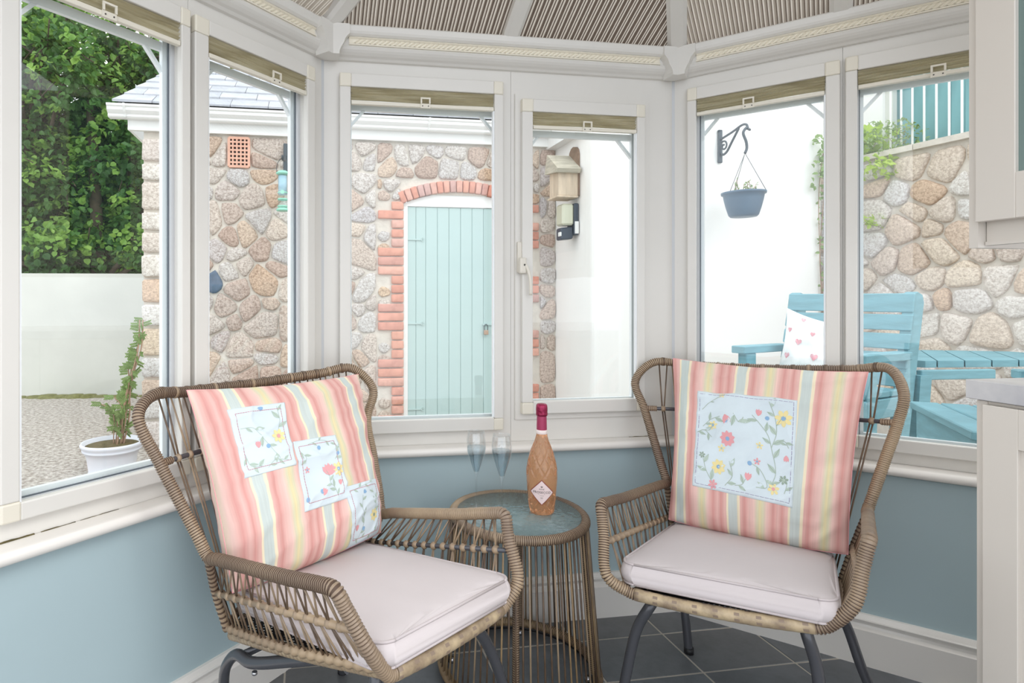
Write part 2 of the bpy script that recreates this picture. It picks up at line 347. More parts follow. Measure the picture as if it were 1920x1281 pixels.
# ================================================================== floor
fl = empty('floor', (0.6, .8, 0), kind='structure')
bm = B(); prism(bm, [V((-1.6, -1.4, -.0015)), V((2.9, -1.4, -.0015)), V((2.9, .45, -.0015)), V((1.30, 2.03, -.0015)), V((.08, 2.03, -.0015)), V((-1.6, .45, -.0015))], (0, 0, -.05))
put('grout', bm, 'grout', fl)
tx, ty = .310, .2065
bm = B(); boxf(bm, (-tx / 2 + .003, -ty / 2 + .003, -.008), (tx - .006, 0, 0), (0, ty - .006, 0), (0, 0, .008)); bmesh.ops.recalc_face_normals(bm, faces=bm.faces); bevel(bm, .0012, 1)
tme = bpy.data.meshes.new('tile'); bm.to_mesh(tme); bm.free(); tme.materials.append(M['tile'])
for i in range(-9, 6):
    for j in range(-14, 2):
        cx, cy = 1.178 + (i + .5) * tx, 1.812 + (j - .5) * ty
        if cx + cy > 3.36 or cy - cx > 1.98 or cy < -1.3 or cy > 2.0 or cx < -1.5 or cx > 2.8: continue
        t = bpy.data.objects.new('tile', tme); COL.objects.link(t); t.parent = fl; t.location = V((cx, cy, random.uniform(-.0006, .0006))) - ORIG['floor']
# ================================================================== dwarf walls, skirting, sill
sides = {'C': 'back', 'L': 'left', 'R': 'right'}
for w in 'CLR':
    bm = B(); sweepw(bm, w, [(-.026, 0), (-.026, .585), (.12, .585), (.12, -.1), (-.02, -.1)])
    tag(put('wall_' + sides[w], bm, 'wall_paint'), kind='structure')
    bm = B(); k = -.047
    prof = [(-.026, -.001), (k, -.001), (k, .104), (k + .0, .107), (k + .004, .110), (k + .009, .115), (k + .011, .122), (k + .007, .128), (k + .002, .134), (k + .001, .137), (k + .003, .1385), (k + .006, .1395), (k + .009, .1455), (k + .013, .152), (-.027, .153), (-.026, .153)]
    sweepw(bm, w, prof); tag(put('baseboard_' + sides[w], bm, 'gloss_white'), kind='structure')
    bm = B(); nose = [(.06, .592), (-.035, .592)]
    for i in range(9):
        a = -pi / 2 - pi * i / 8; nose.append((-.052 + .0135 * cos(a) * .9, .6055 + .0135 * sin(a)))
    nose += [(-.045, .6195), (.06, .6195)]
    sweepw(bm, w, nose)
    for f in bm.faces: f.smooth = True
    tag(put('trim_sill_' + sides[w], bm, 'gloss_white'), kind='structure').data.set_sharp_from_angle(angle=radians(35))
bm = B(); rk = random.Random(4)
for (sa, sb, rr) in ((.885, .95, .0028), (.80, .872, .0012), (.70, .79, .0007)):
    tube(bm, [W('L', sa + (sb - sa) * i / 9, -.0015, .6198 + rk.uniform(-.0008, .0008)) for i in range(10)], rr, 5)
tube(bm, [W('C', 1.10 + .10 * i / 9, -.0015, .6198 + rk.uniform(-.001, .001)) for i in range(10)], .0011, 5)
tag(put('trim_sealant_crack', bm, 'soil'), kind='structure')
# ================================================================== window frames
def ring(bm, w, s0, s1, z0, z1, t, n0, n1, mi=0, tz=None, tb=None):
    tz = tz or t; tb = tb or tz
    for (a, b, c, d) in ((s0, s0 + t, z0, z1), (s1 - t, s1, z0, z1), (s0 + t, s1 - t, z1 - tz, z1), (s0 + t, s1 - t, z0, z0 + tb)): wbox(bm, w, a, b, n0, n1, c, d, mi)
ZB, ZT = .62, 1.93
wins0 = None
wins = {  # number: wall, frame s0,s1, glass opening s0,s1,z0,z1
    1: ('L', .512, 1.0, .540, .932, .700, 1.835), 2: ('L', 0, .512, .086, .467, .700, 1.835),
    3: ('C', 0, .655, .088, .594, .705, 1.835), 4: ('C', .655, CL, .690, 1.150, .725, 1.812),
    7: ('L', 1.0, 1.5, 1.03, 1.46, .700, 1.835), 8: ('R', .98, 1.25, 1.0, 1.22, .690, 1.835),
    5: ('R', 0, .495, .074, .456, .690, 1.835), 6: ('R', .495, .98, .526, .93, .690, 1.835)}
for k, (w, a, b_, g0, g1, gz0, gz1) in wins.items():
    if k != 4: gz0 -= .016
    if w == 'C' and k == 3: g0 -= .010; g1 += .030
    if w == 'R': g1 += .012
    wi = empty('window_%d' % k, W(w, (a + b_) / 2, 0, ZB), kind='structure')
    a_ = a + .0005; b2 = b_ - .0005
    for nm, q in (('frame_jamb', (a_, g0, ZB, ZT)), ('frame_jamb', (g1, b2, ZB, ZT)), ('frame_head', (g0, g1, gz1, ZT)), ('frame_sill', (g0, g1, ZB, gz0))):
        s0, s1, z0, z1 = q; bm = B()
        # mitre at the room corners
        def lo(n): return s0 - (.4142 * n if s0 < .01 else 0)
        def hi(n): return s1 + (.4142 * n if (w == 'C' and s1 > CL - .01) else 0)
        hexa(bm, [W(w, lo(0), 0, z0), W(w, hi(0), 0, z0), W(w, hi(.065), .065, z0), W(w, lo(.065), .065, z0), W(w, lo(0), 0, z1), W(w, hi(0), 0, z1), W(w, hi(.065), .065, z1), W(w, lo(.065), .065, z1)])
        put(nm, bm, 'pvc', wi)
    # stepped inner bead and spacer
    if k != 4:
        bm = B(); ring(bm, w, g0, g1, gz0, gz1, .010, .018, .040); put('glazing_bead', bm, 'pvc_blue', wi)
        bm = B(); ring(bm, w, g0 + .0095, g1 - .0095, gz0 + .0095, gz1 - .0095, .003, .027, .0315); put('gasket', bm, 'gasket', wi)
        bm = B(); ring(bm, w, g0 + .010, g1 - .010, gz0 + .01, gz1 - .01, .012, .038, .052); put('outer_bead', bm, 'outer_pvc', wi)
        bm = B(); wbox(bm, w, g0 + .012, g1 - .012, .032, .036, gz0 + .01, gz1 - .01); put('pane', bm, 'pane', wi)
        gi0, gi1, gt = g0 + .014, g1 - .014, gz1 - .066
    else:
        bm = B(); ring(bm, w, g0, g1, gz0, gz1, .006, .012, .05); put('gasket', bm, 'gasket', wi)
        sa = empty('sash', W(w, (g0 + g1) / 2, 0, gz0)); sa.parent = wi; sa.location = ORIG['sash'] - ORIG[wi.name]
        gs0, gs1, gy0, gy1 = g0 - .022, g1 + .022, .697, gz1 + .024
        for q in ((gs0, .714, gy0, gy1), (1.143, gs1, gy0, gy1), (.714, 1.143, 1.782, gy1), (.714, 1.143, gy0, .748)):
            bm = B(); wbox(bm, w, q[0], q[1], -.008, .055, q[2], q[3]); put('sash_rail', bm, 'pvc', sa)
        bm = B(); ring(bm, w, .714, 1.143, .748, 1.782, .004, .028, .034); put('gasket', bm, 'gasket', sa)
        bm = B(); ring(bm, w, .714, 1.143, .748, 1.782, .010, .038, .052); put('outer_bead', bm, 'outer_pvc', sa)
        bm = B(); wbox(bm, w, .714, 1.143, .0335, .037, .748, 1.782); put('pane', bm, 'pane', sa)
        # espagnolette handle
        bm = B(); wbox(bm, w, .673, .690, -.020, -.008, 1.210, 1.318); bmesh.ops.recalc_face_normals(bm, faces=bm.faces); bevel(bm, .004, 2); put('handle_plate', bm, 'handle_cream', sa)
        bm = B(); wbox(bm, w, .6725, .698, -.044, -.020, 1.206, 1.262); bmesh.ops.recalc_face_normals(bm, faces=bm.faces); bevel(bm, .006, 2)
        tube(bm, catmull([W(w, .686, -.034, 1.250), W(w, .698, -.044, 1.226), W(w, .706, -.050, 1.19), W(w, .708, -.052, 1.155), W(w, .708, -.050, 1.132)], .008), .0058, 8)
        put('handle', bm, 'handle_cream', sa)
        bm = B(); tube(bm, [W(w, .689, -.0445, 1.236), W(w, .689, -.0455, 1.236)], .0035, 10); put('keyhole', bm, 'screw_dark', sa)
        gi0, gi1, gt = .722, 1.133, 1.705
    # diagonal braces in the upper corners, outside the glass
    for (c, sg) in ((gi0, 1), (gi1, -1)):
        bm = B(); hexa(bm, [W(w, c, .042, gt - .068), W(w, c, .042, gt - .054), W(w, c, .054, gt - .054), W(w, c, .054, gt - .068),
                           W(w, c + sg * .056, .042, gt - .0025), W(w, c + sg * .044, .042, gt - .0025), W(w, c + sg * .044, .054, gt - .0025), W(w, c + sg * .056, .054, gt - .0025)])
        put('corner_brace', bm, 'outer_pvc', wi)
    bm = B(); wbox(bm, w, gi0, gi1, .042, .054, gt - .002, gt + .02); put('outer_head', bm, 'outer_pvc', wi)
# corner posts (room side bead between two frames)
for i, (w, sgn) in enumerate((('C', 0), ('R', 0))):
    bm = B(); c = W(w, 0, 0, 0); nn = (WL['L' if w == 'C' else 'C'][2] + WL[w][2]).normalized(); tt = V((-nn.y, nn.x, 0))
    boxf(bm, c - nn * .002 - tt * .006 + V((0, 0, .62)), tt * .012, nn * .06, (0, 0, 1.3)); tag(put('trim_post_%d' % (i + 1), bm, 'pvc_blue'), kind='structure')
# ================================================================== cornice (eaves beam cover)
for w in 'CLR':
    co = empty('trim_cornice_' + sides[w], W(w, .5, 0, 1.918), kind='structure')
    bm = B(); sweepw(bm, w, [(0.0, 1.915), (-.012, 1.916), (-.020, 1.922), (-.030, 1.926), (-.040, 1.932), (-.047, 1.938), (-.052, 1.945), (-.050, 1.950), (-.046, 1.952), (-.046, 1.976), (-.058, 1.978), (-.066, 1.983), (-.070, 1.990), (-.072, 2.006), (-.069, 2.010), (.05, 2.010), (.05, 1.915)])
    put('moulding', bm, 'pvc', co)
    # rope strip, individually twisted pieces joined in one moulded strip
    bm = B(); a, b_ = SEG[w]; a += .085; b_ = b_ - .085 if w == 'C' else b_
    sweepw(bm, w, [(-.040, 1.951), (-.0545, 1.951), (-.0555, 1.954), (-.052, 1.956), (-.049, 1.9575), (-.049, 1.971), (-.052, 1.9725), (-.0555, 1.9745), (-.0545, 1.977), (-.040, 1.977)], s0=a, s1=b_)
    x = a + .012
    while x < b_ - .03:
        d = -.0155 if w != 'L' else -.0155
        ss = 1 if w != 'L' else -1
        pts = [(x + (0 if ss > 0 else .018), 1.9575), (x + (.012 if ss > 0 else .030), 1.9575), (x + (.030 if ss > 0 else .012), 1.971), (x + (.018 if ss > 0 else 0), 1.971)]
        c = [W(w, p, -.0485, z) for p, z in pts]; mid = [W(w, (pts[0][0] + pts[1][0]) / 2 + .002, -.0530, 1.9578), W(w, (pts[2][0] + pts[3][0]) / 2 + .002, -.0530, 1.9708)]
        quad(bm, c[0], mid[0], mid[1], c[3]); quad(bm, mid[0], c[1], c[2], mid[1]); x += .0165
    put('rope_moulding', bm, 'rope_cream', co, norm=False)
for i, (w, w2) in enumerate((('C', 'L'), ('C', 'R'))):
    eb = empty('trim_corner_cover_%d' % (i + 1), W(w2, 0, 0, 1.91), kind='structure')
    for ww, flip in ((w, i == 1), (w2, False)):
        n0 = -.078
        pr = [(0, 2.008), (.085, 2.008), (.086, 1.978), (.080, 1.972), (.072, 1.962), (.066, 1.946), (.058, 1.932), (.053, 1.920), (.052, 1.909), (0, 1.909)]
        bm = B(); A = []; Bv = []
        for s, z in pr:
            for n, arr in ((n0, A), (-.02, Bv)):
                sm = -.4142 * n if s == 0 else max(s, -.4142 * n + .001)
                sm = CL - sm if flip else sm
                arr.append(bm.verts.new(W(ww, sm, n, z)))
        kk = len(pr)
        for j in range(kk): bm.faces.new([A[j], A[(j + 1) % kk], Bv[(j + 1) % kk], Bv[j]])
        bm.faces.new(A); bm.faces.new(Bv[::-1]); put('cover_leaf', bm, 'pvc', eb)
# ================================================================== blinds
def blind(w, o0, o1, zb, zt, i0, i1, iz0, iz1, label, f=-.022, hs=None, seed=0):
    r = random.Random(seed)
    t = empty('pleated_blind', W(w, (o0 + o1) / 2, f, zb), label, 'blind', 'pleated blinds gathered up in the conservatory windows')
    fr = empty('cassette_frame', W(w, o0, f, zb)); fr.parent = t; fr.location = ORIG[fr.name] - ORIG[t.name]
    e = .001
    for nm, q in (('side_rail', (o0, i0, zb + .04, zt - .045)), ('side_rail', (i1, o1, zb + .04, zt - .045)), ('head_rail', (i0 + e, i1 - e, iz1, zt)), ('bottom_rail', (i0 + e, i1 - e, zb, iz0))):
        wbev(nm, fr, 'pvc', w, q[0], q[1], f, -.001 if f < -.005 else -.008, q[2], q[3], .003)
    for (a, b_, c, d) in ((o0, i0 + .002, zt - .045, zt), (i1 - .002, o1, zt - .045, zt), (o0, i0 + .002, zb, zb + .04), (i1 - .002, o1, zb, zb + .04)):
        wbev('corner_cap', fr, 'pvc_cream', w, a, b_, f - .0015, -.001, c, d, .004)
    # pleated fabric: a real accordion, slightly uneven along its length
    zf0, zf1 = iz1 - .046, iz1 + .002; n = 11; ns = 26; bm = B(); rows = []
    ph = [r.uniform(0, 6) for _ in range(4)]
    for j in range(n + 1):
        row = []
        for i in range(ns + 1):
            t_ = i / ns; s_ = i0 + .0015 + (i1 - i0 - .003) * t_; q = j / n
            z = zf0 + (zf1 - zf0) * q + .0045 * sin(pi * q) * (sin(5 * t_ + ph[0]) * .7 + sin(11 * t_ + ph[1] + 3 * q) * .5 + .5 * sin(17 * t_ + ph[2] + q * 5) * q)
            nn = f + .005 + (.009 if j % 2 else 0) + .0015 * sin(7 * t_ + ph[3] + j)
            row.append(bm.verts.new(W(w, s_, nn, z)))
        rows.append(row)
    for a, b_ in zip(rows, rows[1:]):
        for i in range(ns): bm.faces.new([a[i], a[i + 1], b_[i + 1], b_[i]])
    put('pleated_fabric', bm, 'fabric_olive', t)
    zr = zf0 - .001
    lr = wbev('lift_rail', t, 'pvc_cream', w, i0 + .002, i1 - .002, f + .001, f + .016, zr - .012, zr, .002)
    hs = hs if hs else (i0 + i1) / 2
    bm = B(); wbox(bm, w, hs - .017, hs + .017, f - .004, f + .001, zr - .016, zr - .001)
    for q in ((hs - .017, hs - .012, zr - .001, zr + .0138), (hs + .012, hs + .017, zr - .001, zr + .0138), (hs - .017, hs + .017, zr + .014, zr + .019)): wbox(bm, w, q[0], q[1], f - .007, f - .003, q[2], q[3])
    h = put('pull_tab', bm, 'pvc_cream', t)
    for d in (-.010, .010):
        bm = B(); tube(bm, [W(w, hs + d, f - .0055, zr - .009), W(w, hs + d, f - .0035, zr - .009)], .0019, 8); put('screw', bm, 'screw_dark', h)
    # side guide
    bm = B(); wbox(bm, w, i1 - .004, i1, f + .004, f + .018, iz0, zr - .012); put('guide_strip', bm, 'outer_pvc', t)
blind('L', .518, .956, .663, 1.871, .545, .920, .700, 1.828, 'gathered olive pleated blind in the far left window, in front of the green tree', hs=.735, seed=1)
blind('L', .056, .505, .663, 1.868, .091, .462, .700, 1.828, 'gathered olive pleated blind in the narrow left window showing the slate roof', hs=.225, seed=2)
blind('C', .056, .621, .666, 1.871, .093, .589, .710, 1.827, 'gathered olive pleated blind over the large middle window that shows the mint door', hs=.345, seed=3)
blind('C', .687, 1.148, .718, 1.815, .726, 1.117, .762, 1.771, 'gathered olive pleated blind on the handled opening window showing the birdhouse', f=-.028, hs=.925, seed=4)
blind('R', .050, .488, .657, 1.872, .079, .451, .696, 1.829, 'gathered olive pleated blind above the view of the hanging basket', hs=.240, seed=5)
blind('R', .501, .960, .657, 1.875, .531, .920, .696, 1.829, 'gathered olive pleated blind in the far right window, above the view of the railings', hs=.716, seed=6)
# ================================================================== roof
ce = empty('ceiling', (.69, 1.4, 2.01), kind='structure')
SLP = {'C': .523, 'L': .442, 'R': .442}; HR = {'C': .674, 'L': .195, 'R': .195}; NMX = {'C': .93, 'L': 1.10, 'R': 1.10}
def rz(n, w): return 2.022 + SLP[w] * (-.05 - n)
def rafter(name, p0, p1, wd, dp, m='pvc'):
    d = (p1 - p0); t = V((-d.y, d.x, 0)).normalized() * wd / 2
    bm = B(); dz = V((0, 0, -dp)); c = t * .6
    A = [p0 + t, p0 + t + dz * .75, p0 + c + dz, p0 - c + dz, p0 - t + dz * .75, p0 - t]
    a = [bm.verts.new(x) for x in A]; b_ = [bm.verts.new(x + d) for x in A]
    for i in range(6): bm.faces.new([a[i], a[(i + 1) % 6], b_[(i + 1) % 6], b_[i]])
    bm.faces.new(a); bm.faces.new(b_[::-1]); return put(name, bm, m, ce)
raf = {'C': [.635], 'R': [.49, 1.02], 'L': [.5, 1.05]}
for w in 'CLR':
    for s in raf[w]: rafter('rafter', W(w, s, -.052, rz(-.052, w) + .006), W(w, s, -NMX[w], rz(-NMX[w], w) + .006), .058, .034)
for w in ('L', 'R'):
    def hp(n): return W(w, -HR[w] * n + (.013 if n > -.1 else 0), n, rz(n, w) + .008)
    rafter('hip_rafter', hp(-.055), hp(-NMX[w]), .062, .038)
    # panels between rafters
for w in 'CLR':
    a, b_ = SEG[w]; cuts = [a] + [c for c in raf[w]] + [b_]
    for c0, c1 in zip(cuts, cuts[1:]):
        bm = B(); s = c0 + .004; j = 0; step = .0245
        while s < c1 - .002:
            s1 = min(s + step, c1)
            def nmax(x):
                q = NMX[w]
                if w == 'C': q = min(q, x / HR[w], (CL - x) / HR[w])
                else: q = min(q, x / HR[w])
                return -max(q, .0505)
            for (f0, f1, dz0, dz1, mi) in ((0, .16, .006, -.006, 1), (.16, .34, -.006, -.006, 2), (.34, .5, -.006, .002, 0), (.5, .62, .002, -.001, 1), (.62, .80, -.001, -.001, 2), (.80, 1, -.001, .006, 0)):
                x0, x1 = s + (s1 - s) * f0, s + (s1 - s) * f1
                n0, n1 = nmax(x0), nmax(x1)
                if n0 > -.06 and n1 > -.06: continue
                quad(bm, W(w, x0, .03, rz(.03, w) + dz0 + .008), W(w, x1, .03, rz(.03, w) + dz1 + .008), W(w, x1, n1, rz(n1, w) + dz1 + .008), W(w, x0, n0, rz(n0, w) + dz0 + .008), mi)
            s = s1; j += 1
        put('roof_panel', bm, ['roof_sheet', 'roof_rib', 'roof_light'], ce)
# ================================================================== rubble walls
def clip(poly, px, py, nx, ny):
    out = []
    for i in range(len(poly)):
        a = poly[i]; b_ = poly[(i + 1) % len(poly)]
        da = (a[0] - px) * nx + (a[1] - py) * ny; db = (b_[0] - px) * nx + (b_[1] - py) * ny
        if da <= 0: out.append(a)
        if da * db < 0:
            t = da / (da - db); out.append((a[0] + (b_[0] - a[0]) * t, a[1] + (b_[1] - a[1]) * t))
    return out
def rubble(rect, cw, ch, seed, block=None, gap=.0085):
    r = random.Random(seed); x0, z0, x1, z1 = rect; seeds = []
    rows = max(1, round((z1 - z0) / ch)); hh = (z1 - z0) / rows
    for j in range(rows):
        cols = max(1, round((x1 - x0) / cw)); ww = (x1 - x0) / cols
        for i in range(cols + 1):
            x = x0 + (i + (.5 if j % 2 == 0 else 0) + r.uniform(-.34, .34)) * ww; z = z0 + (j + .5 + r.uniform(-.36, .36)) * hh
            if x0 - .01 < x < x1 + .01: seeds.append((x, z, r.uniform(-.09, .09)))
    cells = []
    for i, (x, z, wi) in enumerate(seeds):
        if block and block(x, z): continue
        poly = [(x0, z0), (x1, z0), (x1, z1), (x0, z1)]
        for j, (a, c, wj) in enumerate(seeds):
            if i == j or abs(a - x) > 3 * cw or abs(c - z) > 3.5 * ch: continue
            dx, dz = a - x, c - z; m_ = .5 + (wi - wj); poly = clip(poly, x + dx * m_, z + dz * m_, dx, dz)
            if len(poly) < 3: break
        if len(poly) < 3: continue
        cells.append(poly)
    out = []
    for poly in cells:
        cx = sum(p[0] for p in poly) / len(poly); cz = sum(p[1] for p in poly) / len(poly)
        q = poly
        n = len(poly)
        for i in range(n):  # shrink by the joint
            a = poly[i]; b_ = poly[(i + 1) % n]; ex, ez = b_[0] - a[0], b_[1] - a[1]; L = sqrt(ex * ex + ez * ez)
            if L < 1e-5: continue
            nx, nz = ez / L, -ex / L
            if (a[0] - cx) * nx + (a[1] - cz) * nz < 0: nx, nz = -nx, -nz
            g = gap * r.uniform(.5, 1.2); q = clip(q, a[0] - nx * g, a[1] - nz * g, nx, nz)
            if len(q) < 3: break
        if len(q) < 3: continue
        ar = abs(sum(q[i][0] * q[(i + 1) % len(q)][1] - q[(i + 1) % len(q)][0] * q[i][1] for i in range(len(q)))) / 2
        if ar < .0012: continue
        for _ in range(2):
            n2 = []; m_ = len(q)
            for i in range(m_):
                a = q[i]; b_ = q[(i + 1) % m_]; k = .24 if _ else .15
                n2 += [(a[0] + (b_[0] - a[0]) * k, a[1] + (b_[1] - a[1]) * k), (a[0] + (b_[0] - a[0]) * (1 - k), a[1] + (b_[1] - a[1]) * (1 - k))]
            q = n2
        q2 = [q[0]]
        for p in q[1:]:
            if (p[0] - q2[-1][0]) ** 2 + (p[1] - q2[-1][1]) ** 2 > .0003: q2.append(p)
        if len(q2) > 4: out.append(q2)
    return out
def stone_obj(q, P, depth, m, parent, name='stone', rnd=random):
    """q: outline (a,z); P(a,z,h) -> world with h = height out of the wall face"""
    bm = B(); n = len(q); cx = sum(p[0] for p in q) / n; cz = sum(p[1] for p in q) / n
    hgt = depth * rnd.uniform(.7, 1.3)
    R = []
    for f, h in ((1, -.012), (1.0, hgt * .45), (.93, hgt * .85), (.72, hgt)):
        R.append([bm.verts.new(P(cx + (p[0] - cx) * f + rnd.uniform(-.0025, .0025), cz + (p[1] - cz) * f + rnd.uniform(-.0025, .0025), h + (rnd.uniform(-.004, .004) if h > 0 else 0))) for p in q])
    c = bm.verts.new(P(cx, cz, hgt * 1.04))
    for a, b_ in zip(R, R[1:]):
        for i in range(n): bm.faces.new([a[i], a[(i + 1) % n], b_[(i + 1) % n], b_[i]])
    for i in range(n): bm.faces.new([R[-1][i], R[-1][(i + 1) % n], c])
    return put(name, bm, m, parent, smooth=True)
YB = 5.0
ob = empty('outbuilding', (.4, YB, -.1), 'rubble stone outbuilding with slate roof, white gutter, brick door surround and mint plank door', 'building')
DX0, DX1 = .833, 1.815; ARC = (1.32, 1.15)
def blocked(x, z):
    if -.70 < x < -.44 and 2.18 < z < 2.45: return True
    if .585 < x < 2.06 and z < 2.02: return True
    if .80 < x < 1.86 and z < 2.14: return True
    return False
bm = B()
# mortar wall with door opening and thickness
for (a, b_, z0, z1) in ((-1.29, DX0, -.1, 2.5), (DX0, DX1, 2.02, 2.5), (DX1, 2.215, -.1, 2.5)): boxf(bm, (a, YB, z0), (b_ - a, 0, 0), (0, .3, 0), (0, 0, z1 - z0))
boxf(bm, (-1.29, YB + .3, -.1), (.3, 0, 0), (0, 1.5, 0), (0, 0, 2.6))
put('mortar_wall', bm, 'mortar', ob)
Pw = lambda a, z, h: V((a, YB - h, z))
rs = random.Random(3)
for rc_, cw_, ch_, sd in (((-1.10, -.1, .60, 2.195), .205, .150, 11), ((-1.10, 2.195, -.635, 2.455), .16, .13, 21), ((-.45, 2.195, .60, 2.455), .19, .13, 22), ((.60, 2.15, 2.06, 2.455), .19, .15, 12), ((.60, 1.955, .812, 2.15), .14, .1, 13), ((1.86, 1.955, 2.06, 2.15), .12, .1, 14), ((2.055, -.1, 2.21, 2.455), .15, .15, 15)):
    for q in rubble(rc_, cw_, ch_, sd):
        cx = sum(p[0] for p in q) / len(q); cz = sum(p[1] for p in q) / len(q)
        stone_obj(q, Pw, .022, 'blue_stone' if abs(cx + .72) < .10 and abs(cz - 1.2) < .08 else 'stone', ob, rnd=rs)
for z_, h_ in ((1.876, .075), (1.715, .23), (1.24, .23), (.763, .23), (.286, .23)):
    for x0_, x1_ in (((.606, .718),) if h_ > .1 else ((.63, .718),)):
        zc = z_ - h_ / 2; wq = (x1_ - x0_) / 2; hh_ = h_ / 2 - .01
        for zz_, hs_ in (((zc, hh_),) if h_ < .1 else ((zc + hh_ / 2, hh_ / 2 - .005), (zc - hh_ / 2, hh_ / 2 - .005))):
            stone_obj([((x0_ + x1_) / 2 + wq * cos(2 * pi * i / 10) * rs.uniform(.85, 1.05), zz_ + hs_ * sin(2 * pi * i / 10) * rs.uniform(.85, 1.05)) for i in range(10)], Pw, .018, 'stone', ob, rnd=rs)
# big corner quoins on the left edge stand slightly proud
zz = -.08; i = 0
while zz < 2.4:
    h = rs.uniform(.15, .24); wd = .34 if i % 2 else .2
    q = [(-1.30, zz + .01), (-1.30 + wd, zz + .012), (-1.30 + wd + .01, zz + h - .012), (-1.30, zz + h - .01)]
    q2 = []
    for a, b_ in zip(q, q[1:] + q[:1]): q2 += [(a[0] + (b_[0] - a[0]) * .08, a[1] + (b_[1] - a[1]) * .08), (a[0] + (b_[0] - a[0]) * .5, a[1] + (b_[1] - a[1]) * .5 + rs.uniform(-.005, .005)), (a[0] + (b_[0] - a[0]) * .92, a[1] + (b_[1] - a[1]) * .92)]
    stone_obj(q2, Pw, .034, 'stone_pale', ob, 'corner_stone', rs); zz += h; i += 1
# brick quoins either side of the door
def brick(x0, x1, z0, z1):
    bm = B(); boxf(bm, (x0 + .004, YB - .026, z0 + .008), (x1 - x0 - .008, 0, 0), (0, .05, 0), (0, 0, z1 - z0 - .012)); bmesh.ops.recalc_face_normals(bm, faces=bm.faces); bevel(bm, .008, 2)
    for v in bm.verts: v.co += V((rs.uniform(-.002, .002), rs.uniform(-.002, .002), rs.uniform(-.002, .002)))
    put('brick', bm, 'brick', ob, smooth=True)
z = 1.955; k = 0
pat = [0, 1, 0, 0, 0, 1, 1, 1]
while z > -.1:
    lg = pat[k] if k < 8 else (((k - 8) // 3) % 2 == 1)
    brick(.605 if lg else .722, DX0, z - .0795, z); brick(DX1, 2.05 if not lg else 1.94, z - .0795, z); z -= .0795; k += 1
# segmental brick arch
ac = V((1.325, 0, .82)); ar0, ar1 = 1.225, 1.325
for i in range(19):
    a0 = radians(90 + 24.5 - i * 49 / 19); a1 = a0 - radians(49 / 19) * .86
    bm = B(); P4 = [(ac.x + r_ * cos(a) , ac.z + r_ * sin(a)) for r_, a in ((ar0, a0), (ar0, a1), (ar1, a1), (ar1, a0))]
    prism(bm, [V((x, YB - .03, zz_)) for x, zz_ in P4], (0, .08, 0)); bmesh.ops.recalc_face_normals(bm, faces=bm.faces); bevel(bm, .006, 2); put('brick', bm, 'brick', ob, smooth=True)
# white door frame with arched head
bm = B(); boxf(bm, (DX0 + .002, YB + .01, -.1), (.035, 0, 0), (0, .06, 0), (0, 0, 2.0175)); boxf(bm, (DX1 - .037, YB + .01, -.1), (.035, 0, 0), (0, .06, 0), (0, 0, 2.0175))
hp = [V((DX0 + .002, YB + .01, 1.918)), V((DX1 - .002, YB + .01, 1.918))]
for i in range(15):
    x = DX1 - .002 - (DX1 - DX0 - .004) * i / 14; hp.append(V((x, YB + .01, ac.z + sqrt((ar0 - .002) ** 2 - (x - ac.x) ** 2))))
prism(bm, hp, (0, .06, 0)); put('door_frame', bm, 'paint_white', ob)
dr = empty('plank_door', (1.32, YB + .03, -.05)); dr.parent = ob; dr.location = ORIG[dr.name] - ORIG[ob.name]
x = DX0 + .037; wds = [.074, .086] + [.104] * 8
for wd in wds:
    x1 = min(x + wd, DX1 - .037)
    if x1 - x < .01: break
    bm = B(); boxf(bm, (x + .001, YB + .022, -.05), (x1 - x - .002, 0, 0), (0, .025, 0), (0, 0, 1.965)); bmesh.ops.recalc_face_normals(bm, faces=bm.faces); bevel(bm, .004, 1); put('plank', bm, 'door_mint', dr); x = x1
for v_ in (449, 607, 768):
    zz = ony(790, v_, YB).z; bm = B(); boxf(bm, (.872, YB + .012, zz - .006), (.125, 0, 0), (0, .01, 0), (0, 0, .012)); 
    tube(bm, catmull([V((.985, YB + .014, zz)), V((1.0, YB + .012, zz + .016)), V((1.012, YB + .012, zz + .008)), V((1.0, YB + .012, zz))], .005), .003, 5); tube(bm, catmull([V((.985, YB + .014, zz)), V((1.0, YB + .012, zz - .016)), V((1.012, YB + .012, zz - .008))], .005), .003, 5)
    put('hinge', bm, 'door_mint', dr)
p = ony(912, 609, YB); bm = B(); boxf(bm, (p.x - .03, YB + .010, p.z - .006), (.14, 0, 0), (0, .012, 0), (0, 0, .014)); put('bolt', bm, 'door_mint', dr)
pl = empty('padlock', (p.x, YB, p.z - .09), 'small brass padlock hanging on the bolt of the mint plank door', 'padlock')
bm = B(); boxf(bm, (p.x - .024, YB - .012, p.z - .088), (.04, 0, 0), (0, .018, 0), (0, 0, .04)); bmesh.ops.recalc_face_normals(bm, faces=bm.faces); bevel(bm, .004, 2); put('body', bm, 'padlock', pl)
bm = B(); tube(bm, catmull([V((p.x - .018, YB - .003, p.z - .05)), V((p.x - .018, YB - .003, p.z - .012)), V((p.x - .004, YB - .003, p.z + .004)), V((p.x + .010, YB - .003, p.z - .012)), V((p.x + .010, YB - .003, p.z - .05))], .008), .0035, 6); put('shackle', bm, 'iron', pl)
